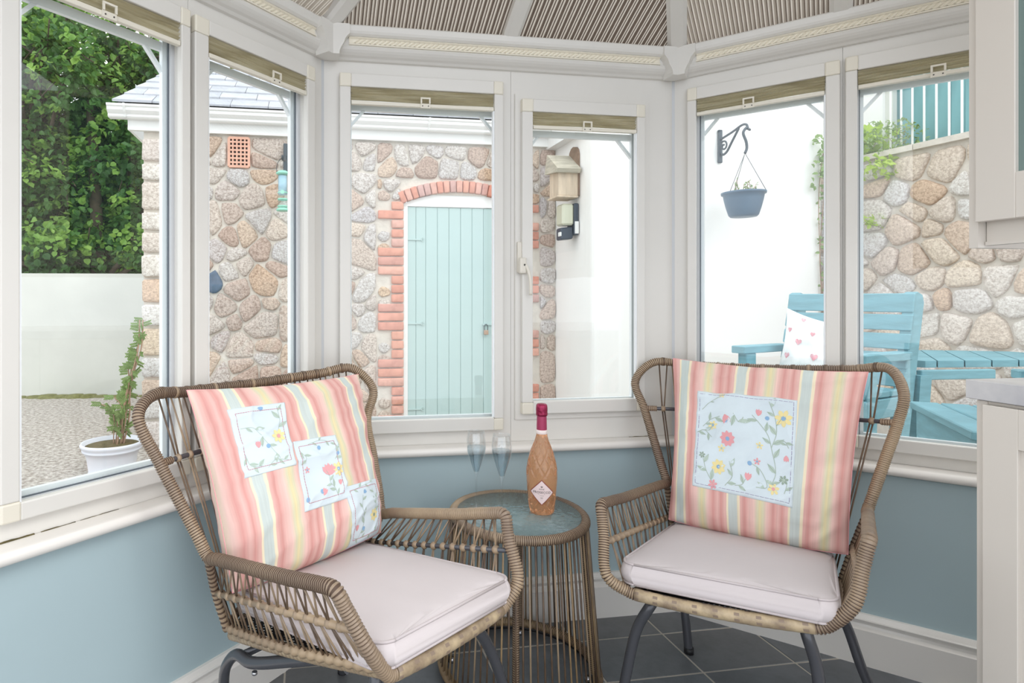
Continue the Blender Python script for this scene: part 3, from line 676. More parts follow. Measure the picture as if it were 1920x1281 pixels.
# air brick
bm = B(); ax0, ax1, az0, az1 = -.622, -.463, 2.205, 2.438; nx_, nz_ = 5, 7
cw, ch = (ax1 - ax0) / nx_, (az1 - az0) / nz_
for i in range(nx_ + 1):
    t_ = .006 if 0 < i < nx_ else .010; boxf(bm, (ax0 + cw * i - t_, YB - .03, az0), (2 * t_, 0, 0), (0, .04, 0), (0, 0, az1 - az0))
for j in range(nz_ + 1):
    t_ = .007 if 0 < j < nz_ else .010; boxf(bm, (ax0, YB - .0295, az0 + ch * j - t_), (ax1 - ax0, 0, 0), (0, .04, 0), (0, 0, 2 * t_))
ab = put('air_brick', bm, 'terracotta', ob); bm = B(); boxf(bm, (ax0, YB - .008, az0), (ax1 - ax0, 0, 0), (0, .004, 0), (0, 0, az1 - az0)); put('vent_void', bm, 'base_black', ab)
# fascia, gutter, roof
bm = B(); boxf(bm, (-1.40, YB - .045, 2.464), (3.62, 0, 0), (0, .04, 0), (0, 0, .20)); boxf(bm, (-1.40, YB - .04, 2.466), (.02, 0, 0), (0, 1.6, 0), (0, 0, .19)); put('fascia', bm, 'paint_white', ob)
gt_ = empty('gutter', (0, YB - .15, 2.5)); gt_.parent = ob; gt_.location = ORIG[gt_.name] - ORIG[ob.name]
prof = [(-.121, 2.520), (-.175, 2.520), (-.185, 2.530), (-.182, 2.546), (-.196, 2.556), (-.212, 2.572), (-.214, 2.594), (-.226, 2.602), (-.226, 2.618), (-.215, 2.618), (-.205, 2.600), (-.195, 2.575), (-.14, 2.545), (-.121, 2.62)]
prof = [(y + .075, zz + .022) for y, zz in prof]
bm = B(); a = [bm.verts.new((-1.53, YB + y, zz)) for y, zz in prof]; b_ = [bm.verts.new((2.2, YB + y, zz)) for y, zz in prof]
for i in range(len(prof)): bm.faces.new([a[i], a[(i + 1) % len(prof)], b_[(i + 1) % len(prof)], b_[i]])
bm.faces.new(a); bm.faces.new(b_[::-1]); put('channel', bm, 'paint_white', gt_)
for x in (-1.40, -1.1, 1.03, 1.95):
    bm = B(); tube(bm, [V((x, YB + y - .004, zz)) for y, zz in prof[1:9]], .010, 6); put('gutter_bracket', bm, 'paint_white', gt_)
E0 = V((-1.50, YB - .10, 2.665)); RG = V((-1.05, YB + 1.45, 3.73)); E1x = 2.35
rows = 10
bm = B(); hexa(bm, [E0 + V((0.02, .02, -.03)), V((E1x, E0.y + .02, 2.615)), V((E1x, RG.y, RG.z - .03)), RG + V((0, 0, -.03)), E0 + V((0.02, .02, -.01)), V((E1x, E0.y + .02, 2.635)), V((E1x, RG.y, RG.z - .01)), RG + V((0, 0, -.01))]); put('roof_deck', bm, 'lead', ob)
for j in range(rows):
    f0, f1 = j / rows, min((j + 1.12) / rows, 1)
    y0, y1 = E0.y + (RG.y - E0.y) * f0, E0.y + (RG.y - E0.y) * f1; z0_, z1_ = E0.z + (RG.z - E0.z) * f0, E0.z + (RG.z - E0.z) * f1
    xl0, xl1 = E0.x + (RG.x - E0.x) * f0, E0.x + (RG.x - E0.x) * f1
    sw = .30; x = xl0 - (.15 if j % 2 else 0)
    while x < E1x:
        a0, a1 = max(x, xl0), min(x + sw - .004, E1x)
        if a1 - a0 > .03:
            b0, b1 = max(x, xl1), a1
            if b1 - b0 < .01: b0 = b1 - .01
            bm = B(); up = V((0, -.002, .009)) * rs.uniform(.9, 1.3)
            hexa(bm, [V((a0, y0, z0_)) + up * .2, V((a1, y0, z0_)) + up * .2, V((b1, y1, z1_)), V((b0, y1, z1_)), V((a0, y0, z0_)) + up * 1.8, V((a1, y0, z0_)) + up * 1.8, V((b1, y1, z1_)) + V((0, 0, .006)), V((b0, y1, z1_)) + V((0, 0, .006))])
            put('slate', bm, 'slate', ob)
        x += sw
bm = B(); tube(bm, [V((RG.x - .05, RG.y, RG.z + .02)), V((E1x, RG.y, RG.z + .02))], .07, 8); put('ridge_tiles', bm, 'terracotta', ob)
for (x, f) in ((-.72, .62), (.02, .60)):
    p = V((x, E0.y + (RG.y - E0.y) * f, E0.z + (RG.z - E0.z) * f + .02)); bm = B(); tube(bm, [p, p + V((.09, 0, .005))], .022, 6); put('moss_tuft', bm, 'moss', ob)
# ================================================================== white house walls beyond
nb = empty('white_house', (3.2, 4.3, -.1), 'white rendered house wall to the right of the stone outbuilding', 'building')
bm = B(); hexa(bm, [V((2.21, 5.3, -.1)), V((2.21, 4.3, -.1)), V((4.25, 4.3, -.1)), V((4.25, 5.3, -.1)), V((2.21, 5.3, 4.6)), V((2.21, 4.3, 4.6)), V((4.25, 4.3, 4.6)), V((4.25, 5.3, 4.6))]); bmesh.ops.recalc_face_normals(bm, faces=bm.faces)
ve = [e for e in bm.edges if abs(e.verts[0].co.z - e.verts[1].co.z) > 1 and e.verts[0].co.y < 4.4]
bmesh.ops.bevel(bm, geom=ve, offset=.05, segments=4, affect='EDGES', profile=.5); put('rendered_wall', bm, 'render_white', nb)
bm = B(); boxf(bm, (2.12, 4.42, 2.445), (.09, 0, 0), (0, .58, 0), (0, 0, .17)); put('fascia', bm, 'paint_white', nb)
# birdhouse (mounted on the wall facing left)
P0 = ony(1072, 300, 4.6)
bh = empty('birdhouse', (2.1, 4.6, 2.0), 'small weathered wooden birdhouse with sloping roof fixed beside the stone wall corner', 'birdhouse')
def obx(parent, name, m, x0, x1, y0, y1, z0, z1, bv=.004, sh=0):
    bm = B(); hexa(bm, [V((x0, y0, z0 - sh)), V((x1, y0, z0)), V((x1, y1, z0)), V((x0, y1, z0 - sh)), V((x0, y0, z1 - sh)), V((x1, y0, z1)), V((x1, y1, z1)), V((x0, y1, z1 - sh))]); bmesh.ops.recalc_face_normals(bm, faces=bm.faces)
    if bv: bevel(bm, bv, 1)
    return put(name, bm, m, parent)
zt, zb_ = 2.31, 1.93
bm = B(); pb = [V((2.208, 4.52, 1.96)), V((2.208, 4.68, 1.96)), V((2.208, 4.68, 2.30))]
for i in range(7): a = pi * i / 6; pb.append(V((2.208, 4.60 + .08 * cos(a), 2.30 + .075 * sin(a))))
pb.append(V((2.208, 4.52, 2.30))); prism(bm, pb, (-.022, 0, 0)); put('back_board', bm, 'bird_bark', bh)
obx(bh, 'box', 'bird_wood', 2.02, 2.186, 4.51, 4.69, 1.955, 2.16)
obx(bh, 'base_board', 'bird_wood', 2.005, 2.186, 4.50, 4.70, 1.94, 1.955)
bm = B(); hexa(bm, [V((1.985, 4.475, 2.135)), V((2.188, 4.475, 2.135)), V((2.188, 4.71, 2.16)), V((1.985, 4.71, 2.16)), V((1.985, 4.455, 2.165)), V((2.188, 4.455, 2.165)), V((2.188, 4.66, 2.315)), V((1.985, 4.66, 2.315))]); put('sloping_roof', bm, 'bird_roof', bh)
# outdoor lamp with sensor
lm = empty('wall_lamp', (2.15, 4.6, 1.65), 'outdoor wall lamp with cream lens, black body and sensor below, under the birdhouse', 'lamp')
obx(lm, 'back_plate', 'black_plastic', 2.165, 2.205, 4.53, 4.67, 1.64, 1.90, .008)
obx(lm, 'lens', 'lamp_cream', 2.065, 2.165, 4.535, 4.665, 1.72, 1.895, .014)
obx(lm, 'sensor', 'black_plastic', 2.06, 2.165, 4.55, 4.65, 1.61, 1.71, .01, sh=.01)
obx(lm, 'sensor_window', 'paint_white', 2.055, 2.068, 4.555, 4.60, 1.63, 1.665, .003)
obx(lm, 'side_clip', 'paint_white', 2.168, 2.20, 4.520, 4.531, 1.65, 1.75, .002)
# bracket and basket
bk = empty('hanging_basket_bracket', (3.29, 4.3, 2.2), 'black scrolled iron bracket fixed on the white house wall', 'bracket')
X = 3.291; Y0 = 4.29
bm = B(); boxf(bm, (X - .018, Y0 - .012, 2.21), (.036, 0, 0), (0, .02, 0), (0, 0, .265)); bmesh.ops.recalc_face_normals(bm, faces=bm.faces); bevel(bm, .005, 1); put('wall_bar', bm, 'iron', bk)
E_ = V((X, 4.0, 2.425))
bm = B(); tube(bm, catmull([V((X, Y0, 2.395)), V((X, 4.15, 2.42)), V((X, 4.03, 2.445)), V((X, 3.995, 2.43)), V((X, 3.985, 2.40)), V((X, 3.965, 2.385))], .02), .009, 7); put('arm', bm, 'iron', bk)
bm = B(); tube(bm, catmull([V((X, Y0, 2.32)), V((X, 4.26, 2.27)), V((X, 4.22, 2.275)), V((X, 4.15, 2.35)), V((X, 4.08, 2.43))], .02), .009, 7); put('stay', bm, 'iron', bk)
sp_ = [V((X, 4.245 + (.042 - .0028 * i) * cos(i * .62 + 1), 2.335 + (.042 - .0028 * i) * sin(i * .62 + 1))) for i in range(13)]
bm = B(); tube(bm, catmull(sp_, .008), .007, 6); put('scroll', bm, 'iron', bk)
hb = empty('hanging_basket', (3.26, 3.99, 1.74), 'blue grey plastic hanging basket with sparse plants hanging on the iron bracket', 'basket')
bc = V((3.258, 3.99, 1.735))
bm = B(); nb_ = 10
lathe(bm, [(0, .0), (.088, .0), (.100, .012), (.118, .07), (.132, .13), (.138, .165), (.150, .170), (.152, .185), (.140, .187), (.132, .172), (.11, .15), (0, .15)], bc, 32); put('pot', bm, 'blue_plastic', hb, loc=bc)
bm = B(); lathe(bm, [(0, .160), (.128, .156), (.128, .15)], bc, 20); put('soil', bm, 'soil', hb)
hk = V((3.27, 3.99, 2.215)); bm = B(); tube(bm, catmull([V((X, 3.995, 2.395)), V((X - .005, 3.99, 2.41)), V((X - .035, 3.99, 2.37)), V((X - .01, 3.99, 2.30)), V((3.285, 3.99, 2.25)), hk], .01), .010, 7); put('hook', bm, 'iron', hb)
for a in (radians(195), radians(-40), radians(80)):
    bm = B(); line(bm, hk, bc + V((.146 * cos(a), .146 * sin(a), .185)), .0022, 5); put('hanger_wire', bm, 'wire', hb)
def leafq(bm, c, d, n, L, wd, mi=0):
    d = d.normalized(); sd = d.cross(n)
    if sd.length < 1e-4: sd = d.orthogonal()
    sd.normalize(); n2 = sd.cross(d)
    a = bm.verts.new(c); t = bm.verts.new(c + d * L - n2 * L * .12); up = n2 * L * .12
    l1, l2, r1, r2 = (bm.verts.new(c + d * L * f + sd * wd * g + up) for f, g in ((.25, .85), (.68, .9), (.25, -.85), (.68, -.9)))
    bm.faces.new((a, l1, l2, t)).material_index = mi; bm.faces.new((a, t, r2, r1)).material_index = mi
def rv(r): 
    while True:
        v = V((r.uniform(-1, 1), r.uniform(-1, 1), r.uniform(-1, 1)))
        if .05 < v.length < 1: return v.normalized()
rp_ = random.Random(5)
bm = B()
for i in range(9):
    b0 = bc + V((rp_.uniform(-.11, .11), rp_.uniform(-.08, .08), .155)); tp = b0 + V((rp_.uniform(-.05, .05), rp_.uniform(-.03, .03), rp_.uniform(.04, .13))); line(bm, b0, tp, .0022, 4, 1)
    for k in range(9): leafq(bm, b0.lerp(tp, (k + 1) / 9), rv(rp_), rv(rp_), .022, .006)
put('sparse_plants', bm, ['leaf_pale', 'twig'], hb, norm=False)
# ================================================================== bird feeder on its hook
yf = 4.72; FX = ony(530, 360, yf); fz0, fz1 = ony(530, 396, yf).z, ony(530, 323, yf).z
fb = empty('feeder_bracket', (FX.x, 4.95, 2.2), 'dark iron feeder bracket on the stone wall beside the air brick', 'bracket')
bm = B(); pA = ony(535, 272, 4.955); pB = ony(537, 321, 4.955); boxf(bm, (pA.x - .016, 4.935, pB.z - .02), (.034, 0, 0), (0, .03, 0), (0, 0, pA.z - pB.z + .03)); bmesh.ops.recalc_face_normals(bm, faces=bm.faces); bevel(bm, .006, 1); put('wall_bar', bm, 'iron', fb)
bm = B(); tube(bm, catmull([V((pA.x, 4.94, pA.z - .1)), V((FX.x + .01, 4.82, fz1 + .115)), V((FX.x, yf - .01, fz1 + .105)), V((FX.x, yf - .02, fz1 + .13))], .02), .009, 7); put('arm', bm, 'iron', fb)
bf = empty('bird_feeder', (FX.x, yf, fz0), 'tubular seed feeder with green caps and blue print hanging before the stone wall', 'bird feeder')
fc = V((FX.x, yf, fz0)); hf = fz1 - fz0
bm = B(); lathe(bm, [(0, 0), (.046, 0), (.050, .008), (.046, .018), (.038, .022), (0, .022)], fc, 20); put('base_tray', bm, 'feeder_green', bf)
bm = B(); lathe(bm, [(.036, .02), (.036, hf - .02)], fc, 20); put('clear_tube', bm, 'clear_plastic', bf)
bm = B(); lathe(bm, [(.0, .0 + hf * .42), (.0345, hf * .42), (.0345, hf - .03), (0, hf - .03)], fc, 20); put('seed_and_print', bm, 'feeder_blue', bf)
bm = B(); lathe(bm, [(0, hf + .014), (.03, hf + .010), (.052, hf - .006), (.052, hf - .014), (.036, hf - .022), (0, hf - .022)], fc, 20); put('lid', bm, 'feeder_green', bf)
for zf in (.12, .30, .47):
    bm = B(); lathe(bm, [(.037, hf * zf - .006), (.042, hf * zf), (.037, hf * zf + .006)], fc, 20); 
    if zf > .4: tube(bm, [fc + V((0, -.034, hf * zf)), fc + V((0, -.046, hf * zf))], .016, 12)
    put('port_ring', bm, 'feeder_green', bf)
bm = B(); tube(bm, catmull([fc + V((-.045, 0, hf - .01)), fc + V((-.043, 0, hf + .06)), fc + V((0, 0, hf + .115)), fc + V((.043, 0, hf + .06)), fc + V((.045, 0, hf - .01))], .02), .0025, 5); put('wire_handle', bm, 'wire', bf)
# ================================================================== ground, boundary wall
bm = B(); n = 40
quad(bm, (-14, -3, -.1), (14, -3, -.1), (14, 16, -.1), (-14, 16, -.1)); tag(put('ground', bm, 'gravel'), kind='structure')
bm = B(); pa, pb_ = onz(-300, 746, -.1), onz(420, 738, -.1); d = (pb_ - pa); nn = V((-d.y, d.x, 0)).normalized(); pa -= d * .8
zt = 1.12 + 43 / 1105 * 8.15
prism(bm, [pa, pa + d * 2.1, pa + d * 2.1 + nn * .25, pa + nn * .25], (0, 0, zt + .1)); tag(put('boundary_wall', bm, 'render_grey'), 'long pale grey rendered boundary wall under the green tree', 'wall')
bm = B()
for i in range(60):
    c = pa + d * (2.1 * (i + .5) / 60) - nn * .16; r_ = rs.uniform(.03, .09); lathe(bm, [(r_ * 1.6, 0), (r_ * 1.2, r_ * .35), (0, r_ * .5)], V((c.x, c.y, -.1)), 7, rfun=lambda k, z: 1)
tag(put('moss_line', bm, 'moss'), 'low line of moss and weeds along the foot of the grey rendered wall', 'moss', kind='stuff')
# ================================================================== trees beyond the boundary wall
def tree(name, base, blobs, nleaf, seed, label, size=.11):
    r = random.Random(seed); t = empty(name, base, label, 'tree')
    bm = B(); top = V(base) + V((0, 0, 4.2)); tube(bm, catmull([V(base), V(base) + V((.1, 0, 1.5)), top], .3), lambda i: .13 - .004 * i, 8)
    for (c, rad) in blobs:
        a = V(base) + V((0, 0, max(.8, c[2] * .55))); m_ = a.lerp(V(c), .5) + V((0, 0, .15)); tube(bm, catmull([a, m_, V(c)], .25), lambda i: .05 - .003 * i if i < 12 else .015, 6)
        for k in range(5): line(bm, V(c) - rv(r) * .1, V(c) + rv(r) * rad * .9, .009, 4)
    put('trunk', bm, 'bark', t)
    bm = B(); tot = sum(rad ** 2 for _, rad in blobs)
    for (c, rad) in blobs:
        m_ = int(nleaf * rad ** 2 / tot); k = 0
        while k < m_:
            dd = rv(r); rr = rad * r.random() ** .33; pc = V(c) + V((dd.x * rr, dd.y * rr * .8, dd.z * rr))
            lt = 1 if (rr > rad * .72 and dd.z > -.1 and r.random() < .8) or r.random() < .12 else 0  # lighter green mostly on outer upper leaves: daylit crown tops put into the colour
            for _ in range(7):
                q = pc + rv(r) * r.uniform(0, .13); ld = (rv(r) + V((0, 0, -.35)) + dd * .5); s_ = size * r.uniform(.6, 1.15)
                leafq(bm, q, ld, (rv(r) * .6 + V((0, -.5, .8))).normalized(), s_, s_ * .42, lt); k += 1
    tag(put('foliage', bm, ['leaf', 'leaf_lit'], t, norm=False), kind='stuff')
rb = random.Random(21)
def blobs(u0, u1, v0, v1, D, n, r0, r1):
    out = []
    for i in range(n):
        u = rb.uniform(u0, u1); v = rb.uniform(v0, v1); d_ = D + rb.uniform(-.6, .6); p = C0 + ray(u, v) * d_
        out.append(((p.x, p.y, p.z), rb.uniform(r0, r1)))
    return out
bs = blobs(30, 130, 40, 220, 8.9, 7, .45, .6) + blobs(-120, 150, -60, 500, 9.2, 34, .45, .8) + blobs(20, 170, -30, 120, 8.8, 8, .4, .6)
p = C0 + ray(60, 560) * 9.4; tree('leafy_tree', (p.x, p.y, -.1), bs, 20000, 1, 'dense green broad-leaved tree behind the grey wall at the far left')
bs = blobs(120, 285, 120, 490, 9.4, 30, .4, .7) + blobs(180, 330, 60, 170, 9.6, 9, .3, .5)
p = C0 + ray(240, 560) * 9.8; tree('leafy_tree', (p.x, p.y, -.1), bs, 17000, 2, 'green broad-leaved tree rising just left of the slate roof, sky showing through')
bs = blobs(-60, 330, 440, 505, 8.9, 16, .28, .42)
p = C0 + ray(170, 560) * 8.9; tree('hedge_shrub', (p.x, p.y, -.1), bs, 9000, 3, 'low dark green hedge growing right above the grey boundary wall')
# ================================================================== white pot and climber
pt = V((-1.345, 4.40, -.1)); wp = empty('plant_pot', pt, 'wide white plastic plant pot standing on the gravel', 'plant pot')
bm = B(); lathe(bm, [(0, 0), (.150, 0), (.155, .010), (.150, .018), (.165, .12), (.182, .158), (.192, .160), (.194, .172), (.186, .176), (.200, .190), (.207, .205), (.200, .218), (.188, .214), (.178, .19), (0, .188)], pt, 40); put('bowl', bm, 'pot_white', wp, loc=pt)
bm = B(); lathe(bm, [(0, .200), (.12, .198), (.180, .19)], pt, 24); put('soil', bm, 'soil', wp)
cl = empty('climbing_plant', pt + V((0, 0, .195)), 'climbing plant with thin canes and ferny leaves growing from the white pot', 'plant')
bm = B(); rc = random.Random(9)
tops = [(268, 600), (262, 640), (258, 660), (250, 690), (262, 600), (240, 690)]
stems = []
for i, (u, v) in enumerate(tops):
    b0 = pt + V((rc.uniform(.02, .10), rc.uniform(-.04, .04), .19)); tp = ony(u, v, 4.75); path = catmull([b0, b0.lerp(tp, .4) + V((rc.uniform(-.03, .03), 0, 0)), b0.lerp(tp, .75) + V((rc.uniform(-.02, .03), 0, 0)), tp], .04); stems.append(path); tube(bm, path, .006, 5)
for (u, v) in ((190, 758), (200, 772), (214, 745), (226, 770)):
    b0 = pt + V((rc.uniform(-.0, .08), 0, .19)); tp = ony(u, v, 4.4); path = catmull([b0, b0.lerp(tp, .5) + V((.03, 0, .10)), tp], .03); stems.append(path); tube(bm, path, .004, 5)
put('cane', bm, 'twig', cl)
bm = B()
for path in stems:
    for q in path[3:]:
        if rc.random() < .75:
            dd = V((rc.uniform(-1, .6), rc.uniform(-.4, .2), rc.uniform(-.3, .5))).normalized()
            for k in range(5):
                for sg in (-1, 1): leafq(bm, q + dd * (.012 * k), (dd + V((0, 0, sg * .9))), V((0, -1, .3)), .028, .006)
put('ferny_leaf', bm, 'leaf_pale', cl, norm=False)
# tendril on the gutter corner / ivy end
# ================================================================== retaining wall with coping, railing, fence
RO = V((4.63, 4.35, 0)); RD = V((-.120, .9928, 0)); RN = V((-.9928, -.12, 0))
def rp3(t, h, z): return RO + RD * t + RN * h + V((0, 0, z))
rw = empty('retaining_wall', rp3(-1.5, 0, -.1), 'high rubble stone retaining wall with flat coping behind the teal garden seat', 'wall')
TOPZ = 2.27; t0_, t1_ = -3.9, .9
bm = B(); hexa(bm, [rp3(t0_, 0, -.1), rp3(t1_, 0, -.1), rp3(t1_, -.3, -.1), rp3(t0_, -.3, -.1), rp3(t0_, 0, TOPZ), rp3(t1_, 0, TOPZ), rp3(t1_, -.3, TOPZ), rp3(t0_, -.3, TOPZ)]); put('mortar_wall', bm, 'mortar', rw)
rs2 = random.Random(8)
for q in rubble((-2.9, .25, .8, TOPZ - .02), .215, .175, 5, gap=.011): stone_obj(q, lambda a, z, h: rp3(a, h, z), .035, 'stone_pale', rw, rnd=rs2)
bm = B()
for q in rubble((-3.9, .25, -2.9, TOPZ - .02), .3, .22, 6):
    prism(bm, [rp3(a, .03, z) for a, z in q], RN * -.05)
x = -3.9
while x < .85:
    L = rs2.uniform(.5, .7); bm2 = B(); hexa(bm2, [rp3(x, .05, TOPZ), rp3(x + L - .006, .05, TOPZ), rp3(x + L - .006, -.32, TOPZ), rp3(x, -.32, TOPZ), rp3(x, .05, TOPZ + .045), rp3(x + L - .006, .05, TOPZ + .045), rp3(x + L - .006, -.32, TOPZ + .045), rp3(x, -.32, TOPZ + .045)]); put('coping_stone', bm2, 'mortar', rw); x += L
put('far_stones', bm, 'stone_pale', rw)
ZR = TOPZ + .045
rl = empty('metal_railing', rp3(-1, -.1, ZR), 'white vertical bar metal railing standing on the retaining wall coping', 'railing')
def tat(u, off):
    d_ = ray(u, 200); p0 = RO + RN * off
    # intersect plan line p0 + RD t with camera ray plan
    a, b_, c, e = RD.x, -d_.x, RD.y, -d_.y; rx, ry = -p0.x, -p0.y; det = a * e - b_ * c
    return (rx * e - b_ * ry) / det
ts = [tat(u, -.12) for u in (1671, 1691, 1712, 1734, 1757, 1781, 1805, 1831, 1860, 1890, 1923)]
for t in ts:
    bm = B(); boxf(bm, rp3(t - .007, -.11, ZR), RD * .014, RN * -.006, (0, 0, .95)); put('railing_bar', bm, 'paint_white', rl)
bm = B(); boxf(bm, rp3(ts[-1] - .3, -.10, ZR + .93), RD * (ts[0] - ts[-1] + .35), RN * -.035, (0, 0, .04)); put('top_rail', bm, 'paint_white', rl)
fe = empty('board_fence', rp3(-1, -.3, ZR - .1), 'tall teal painted vertical board fence behind the white railing', 'fence')
cut = [1665, 1690, 1711, 1736, 1760, 1785, 1812, 1842, 1874, 1910, 1945]; tf = [tat(u, -.42) for u in cut]
for a, b_ in zip(tf, tf[1:]):
    bm = B(); boxf(bm, rp3(b_ + .002, -.40 - rs2.uniform(0, .008), ZR - .25), RD * (a - b_ - .004), RN * -.02, (0, 0, 1.6)); put('fence_board', bm, 'teal_dark', fe)
gp = empty('white_pillar', rp3(tat(1650, -.3), -.3, ZR - .2), 'white painted gate pillar and wall left of the teal fence', 'pillar')
ta, tb_ = tat(1628, -.5), tat(1658, -.3)
bm = B(); boxf(bm, rp3(tb_, -.28, ZR - .3), RD * .10, RN * -.12, (0, 0, 1.8)); put('post', bm, 'paint_white', gp)
bm = B(); boxf(bm, rp3(tb_ - .06, -.31, ZR - .3), RD * .06, RN * -.05, (0, 0, 1.6)); put('gate_stile', bm, 'render_grey', gp)
bm = B(); boxf(bm, rp3(tb_ + .11, -.5, -.1), RD * 1.5, RN * -.2, (0, 0, 4.5)); put('wall_face', bm, 'render_white', gp)
def clump(name, c, n, rx, rz_, L, m, label, seed, cat='plant', hang=0, yr=.06):
    r = random.Random(seed); t = empty(name, c, label, cat); bm = B()
    for i in range(n):
        q = V(c) + V((r.gauss(0, rx * .5), r.gauss(0, yr), r.uniform(0, rz_) * (-1 if hang else 1)))
        if i % 9 == 0: line(bm, V(c) + (q - V(c)) * .5, q, .0018, 3, 1)
        for _ in range(3): leafq(bm, q + rv(r) * .012, rv(r) + V((0, -.2, .3)), V((0, -.7, .7)), L * r.uniform(.7, 1.2), L * .34)
    put('leaves', bm, [m, 'twig'], t, norm=False)
q = rp3(tat(1628, -.1), -.1, ZR); clump('leafy_plant', q, 60, .28, .24, .09, 'leaf_lime', 'bright lime green leafy plant on the coping left of the railing', 1)
q = rp3(tat(1684, -.05), -.05, ZR); clump('wall_plant', q, 90, .28, .22, .03, 'leaf_pale', 'small leaved grey green plant growing between the white railing bars', 2)
q = rp3(tat(1655, .06), .07, 2.26); clump('wall_fern', q, 26, .16, .16, .06, 'leaf_lime', 'light green fern hanging just under the wall coping', 3, hang=1)
q = rp3(tat(1632, .06), .07, 1.72); clump('wall_fern', q, 14, .08, .08, .05, 'leaf_lime', 'tiny green fern rooted low in the stone wall joints', 4)
# creeper down the right edge of the white wall
q = V((4.22, 4.27, 2.30)); t = empty('creeper', q, 'thin green creeper trailing down the right edge of the white house wall', 'plant'); r = random.Random(6); bm = B()
for k in range(3):
    path = catmull([q + V((.0, 0, .06)), q + V((r.uniform(-.05, .02), 0, -.3)), q + V((r.uniform(-.04, .02), 0, -.8)), q + V((r.uniform(-.05, .02), 0, -1.3))], .05); tube(bm, path, .003, 4, 1)
    for p in path:
        if r.random() < .6: leafq(bm, p, rv(r), V((0, -1, .2)), .035, .013)
for i in range(90):
    leafq(bm, q + V((r.gauss(-.03, .05), -.01 - .05 * r.random(), r.uniform(-.28, .14))), rv(r), V((0, -1, .4)), .045, .016)
put('leaves', bm, ['leaf_pale', 'twig'], t, norm=False)
# ================================================================== teal garden seats and table
TW = 'teal_wood'
def plank(parent, name, o_, ax, ay, az, m=TW, bv=.004):
    bm = B(); boxf(bm, o_, ax, ay, az); bmesh.ops.recalc_face_normals(bm, faces=bm.faces); bevel(bm, bv, 1); return put(name, bm, m, parent)
# seat one: back to the stone wall
sw = V((-.30, .954, 0)); sf = V((-.954, -.30, 0))   # width dir (away), facing dir
SP = C0 + ray(1722, 600) * 2.93; SP.z = 0
g1 = empty('garden_chair', SP + sw * .29, 'teal painted wooden garden chair with slatted back, heart cushion on it', 'chair', 'teal wooden garden chairs')
WD = .60
for i, (va, vb) in enumerate(((550, 586), (590, 620), (626, 655), (662, 690), (696, 724))):
    z1 = 1.12 + (560 - va) / 1105 * 2.93; z0 = 1.12 + (560 - vb) / 1105 * 2.93; ln = (1.15 - z1) * .22
    plank(g1, 'back_slat', SP + sf * (.03 + ln) + V((0, 0, z0)), sw * WD, sf * .022 + V((0, 0, .0)), V((0, 0, z1 - z0)) - sf * .018)
for q in (0.0, WD - .05):
    bm = B(); a = SP + sw * q
    pr = [(-.06, 1.10), (-.045, 1.14), (.0, 1.155), (.025, 1.15), (.165, .50), (.165, -.1), (.085, -.1), (.085, .45)]
    prism(bm, [a + sf * x + V((0, 0, z)) for x, z in pr], sw * .05); bmesh.ops.recalc_face_normals(bm, faces=bm.faces); bevel(bm, .004, 1); put('back_post', bm, TW, g1)
for k in range(5): plank(g1, 'seat_slat', SP + sf * (.17 + k * .095) + V((0, 0, .65)), sw * WD, sf * .088, V((0, 0, .03)))
for q in (-.02, WD - .05):
    plank(g1, 'arm_rest', SP + sw * q + sf * .10 + V((0, 0, .820)), sw * .075, sf * .42, V((0, 0, .040)))
    plank(g1, 'front_leg', SP + sw * (q + .01) + sf * .40 + V((0, 0, -.1)), sw * .05, sf * .085, V((0, 0, .92)))
    plank(g1, 'side_rail', SP + sw * (q + .012) + sf * .12 + V((0, 0, .555)), sw * .045, sf * .45, V((0, 0, .09)))
plank(g1, 'front_rail', SP + sf * .56 + V((0, 0, .54)), sw * WD, sf * .03, V((0, 0, .11)))
# table
g2 = empty('garden_table', onz(1770, 668, .80), 'teal painted wooden garden table with angled planks between the two garden chairs', 'table')
TZ = .80
pa = [onz(1649, 672, TZ), onz(1735, 677, TZ), onz(1935, 675, TZ), onz(1960, 664, TZ), onz(1890, 659, TZ), onz(1706, 656, TZ)]
pdir = (pa[5] - pa[1]).normalized(); pn = V((pdir.y, -pdir.x, 0))
poly2 = [((p - pa[1]).dot(pn), (p - pa[1]).dot(pdir)) for p in pa]
lo_ = min(p[0] for p in poly2); hi_ = max(p[0] for p in poly2); k = lo_
while k < hi_:
    q = clip(clip(poly2, k + .003, 0, -1, 0), k + .112, 0, 1, 0)
    if len(q) > 2:
        bm = B(); prism(bm, [pa[1] + pn * a + pdir * b_ for a, b_ in q], (0, 0, -.035)); bmesh.ops.recalc_face_normals(bm, faces=bm.faces); put('table_plank', bm, TW, g2)
    k += .115
a = onz(1728, 696, .76); b_ = onz(1868, 694, .76); dd = (b_ - a); plank(g2, 'apron', a + V((0, 0, -.045)), dd, V((-dd.y, dd.x, 0)).normalized() * .03, V((0, 0, .048)))
for (u, v, wpx, m_) in ((1758, 708, .055, TW), (1708, 700, .05, 'old_wood'), (1722, 700, .03, TW)):
    p = onz(u, v, .74); p += FV * (.06 if m_ == TW else .25); hgt = .9; bm = B(); bx = RV * wpx; lean = V((0, 0, 0)) if m_ != TW else RV * -.06
    hexa(bm, [p - bx * .5 + V((0, 0, -hgt)) + lean, p + bx * .5 + V((0, 0, -hgt)) + lean, p + bx * .5 + FV * .05 + V((0, 0, -hgt)) + lean, p - bx * .5 + FV * .05 + V((0, 0, -hgt)) + lean, p - bx * .5, p + bx * .5, p + bx * .5 + FV * .05, p - bx * .5 + FV * .05]); put('table_leg', bm, m_, g2)
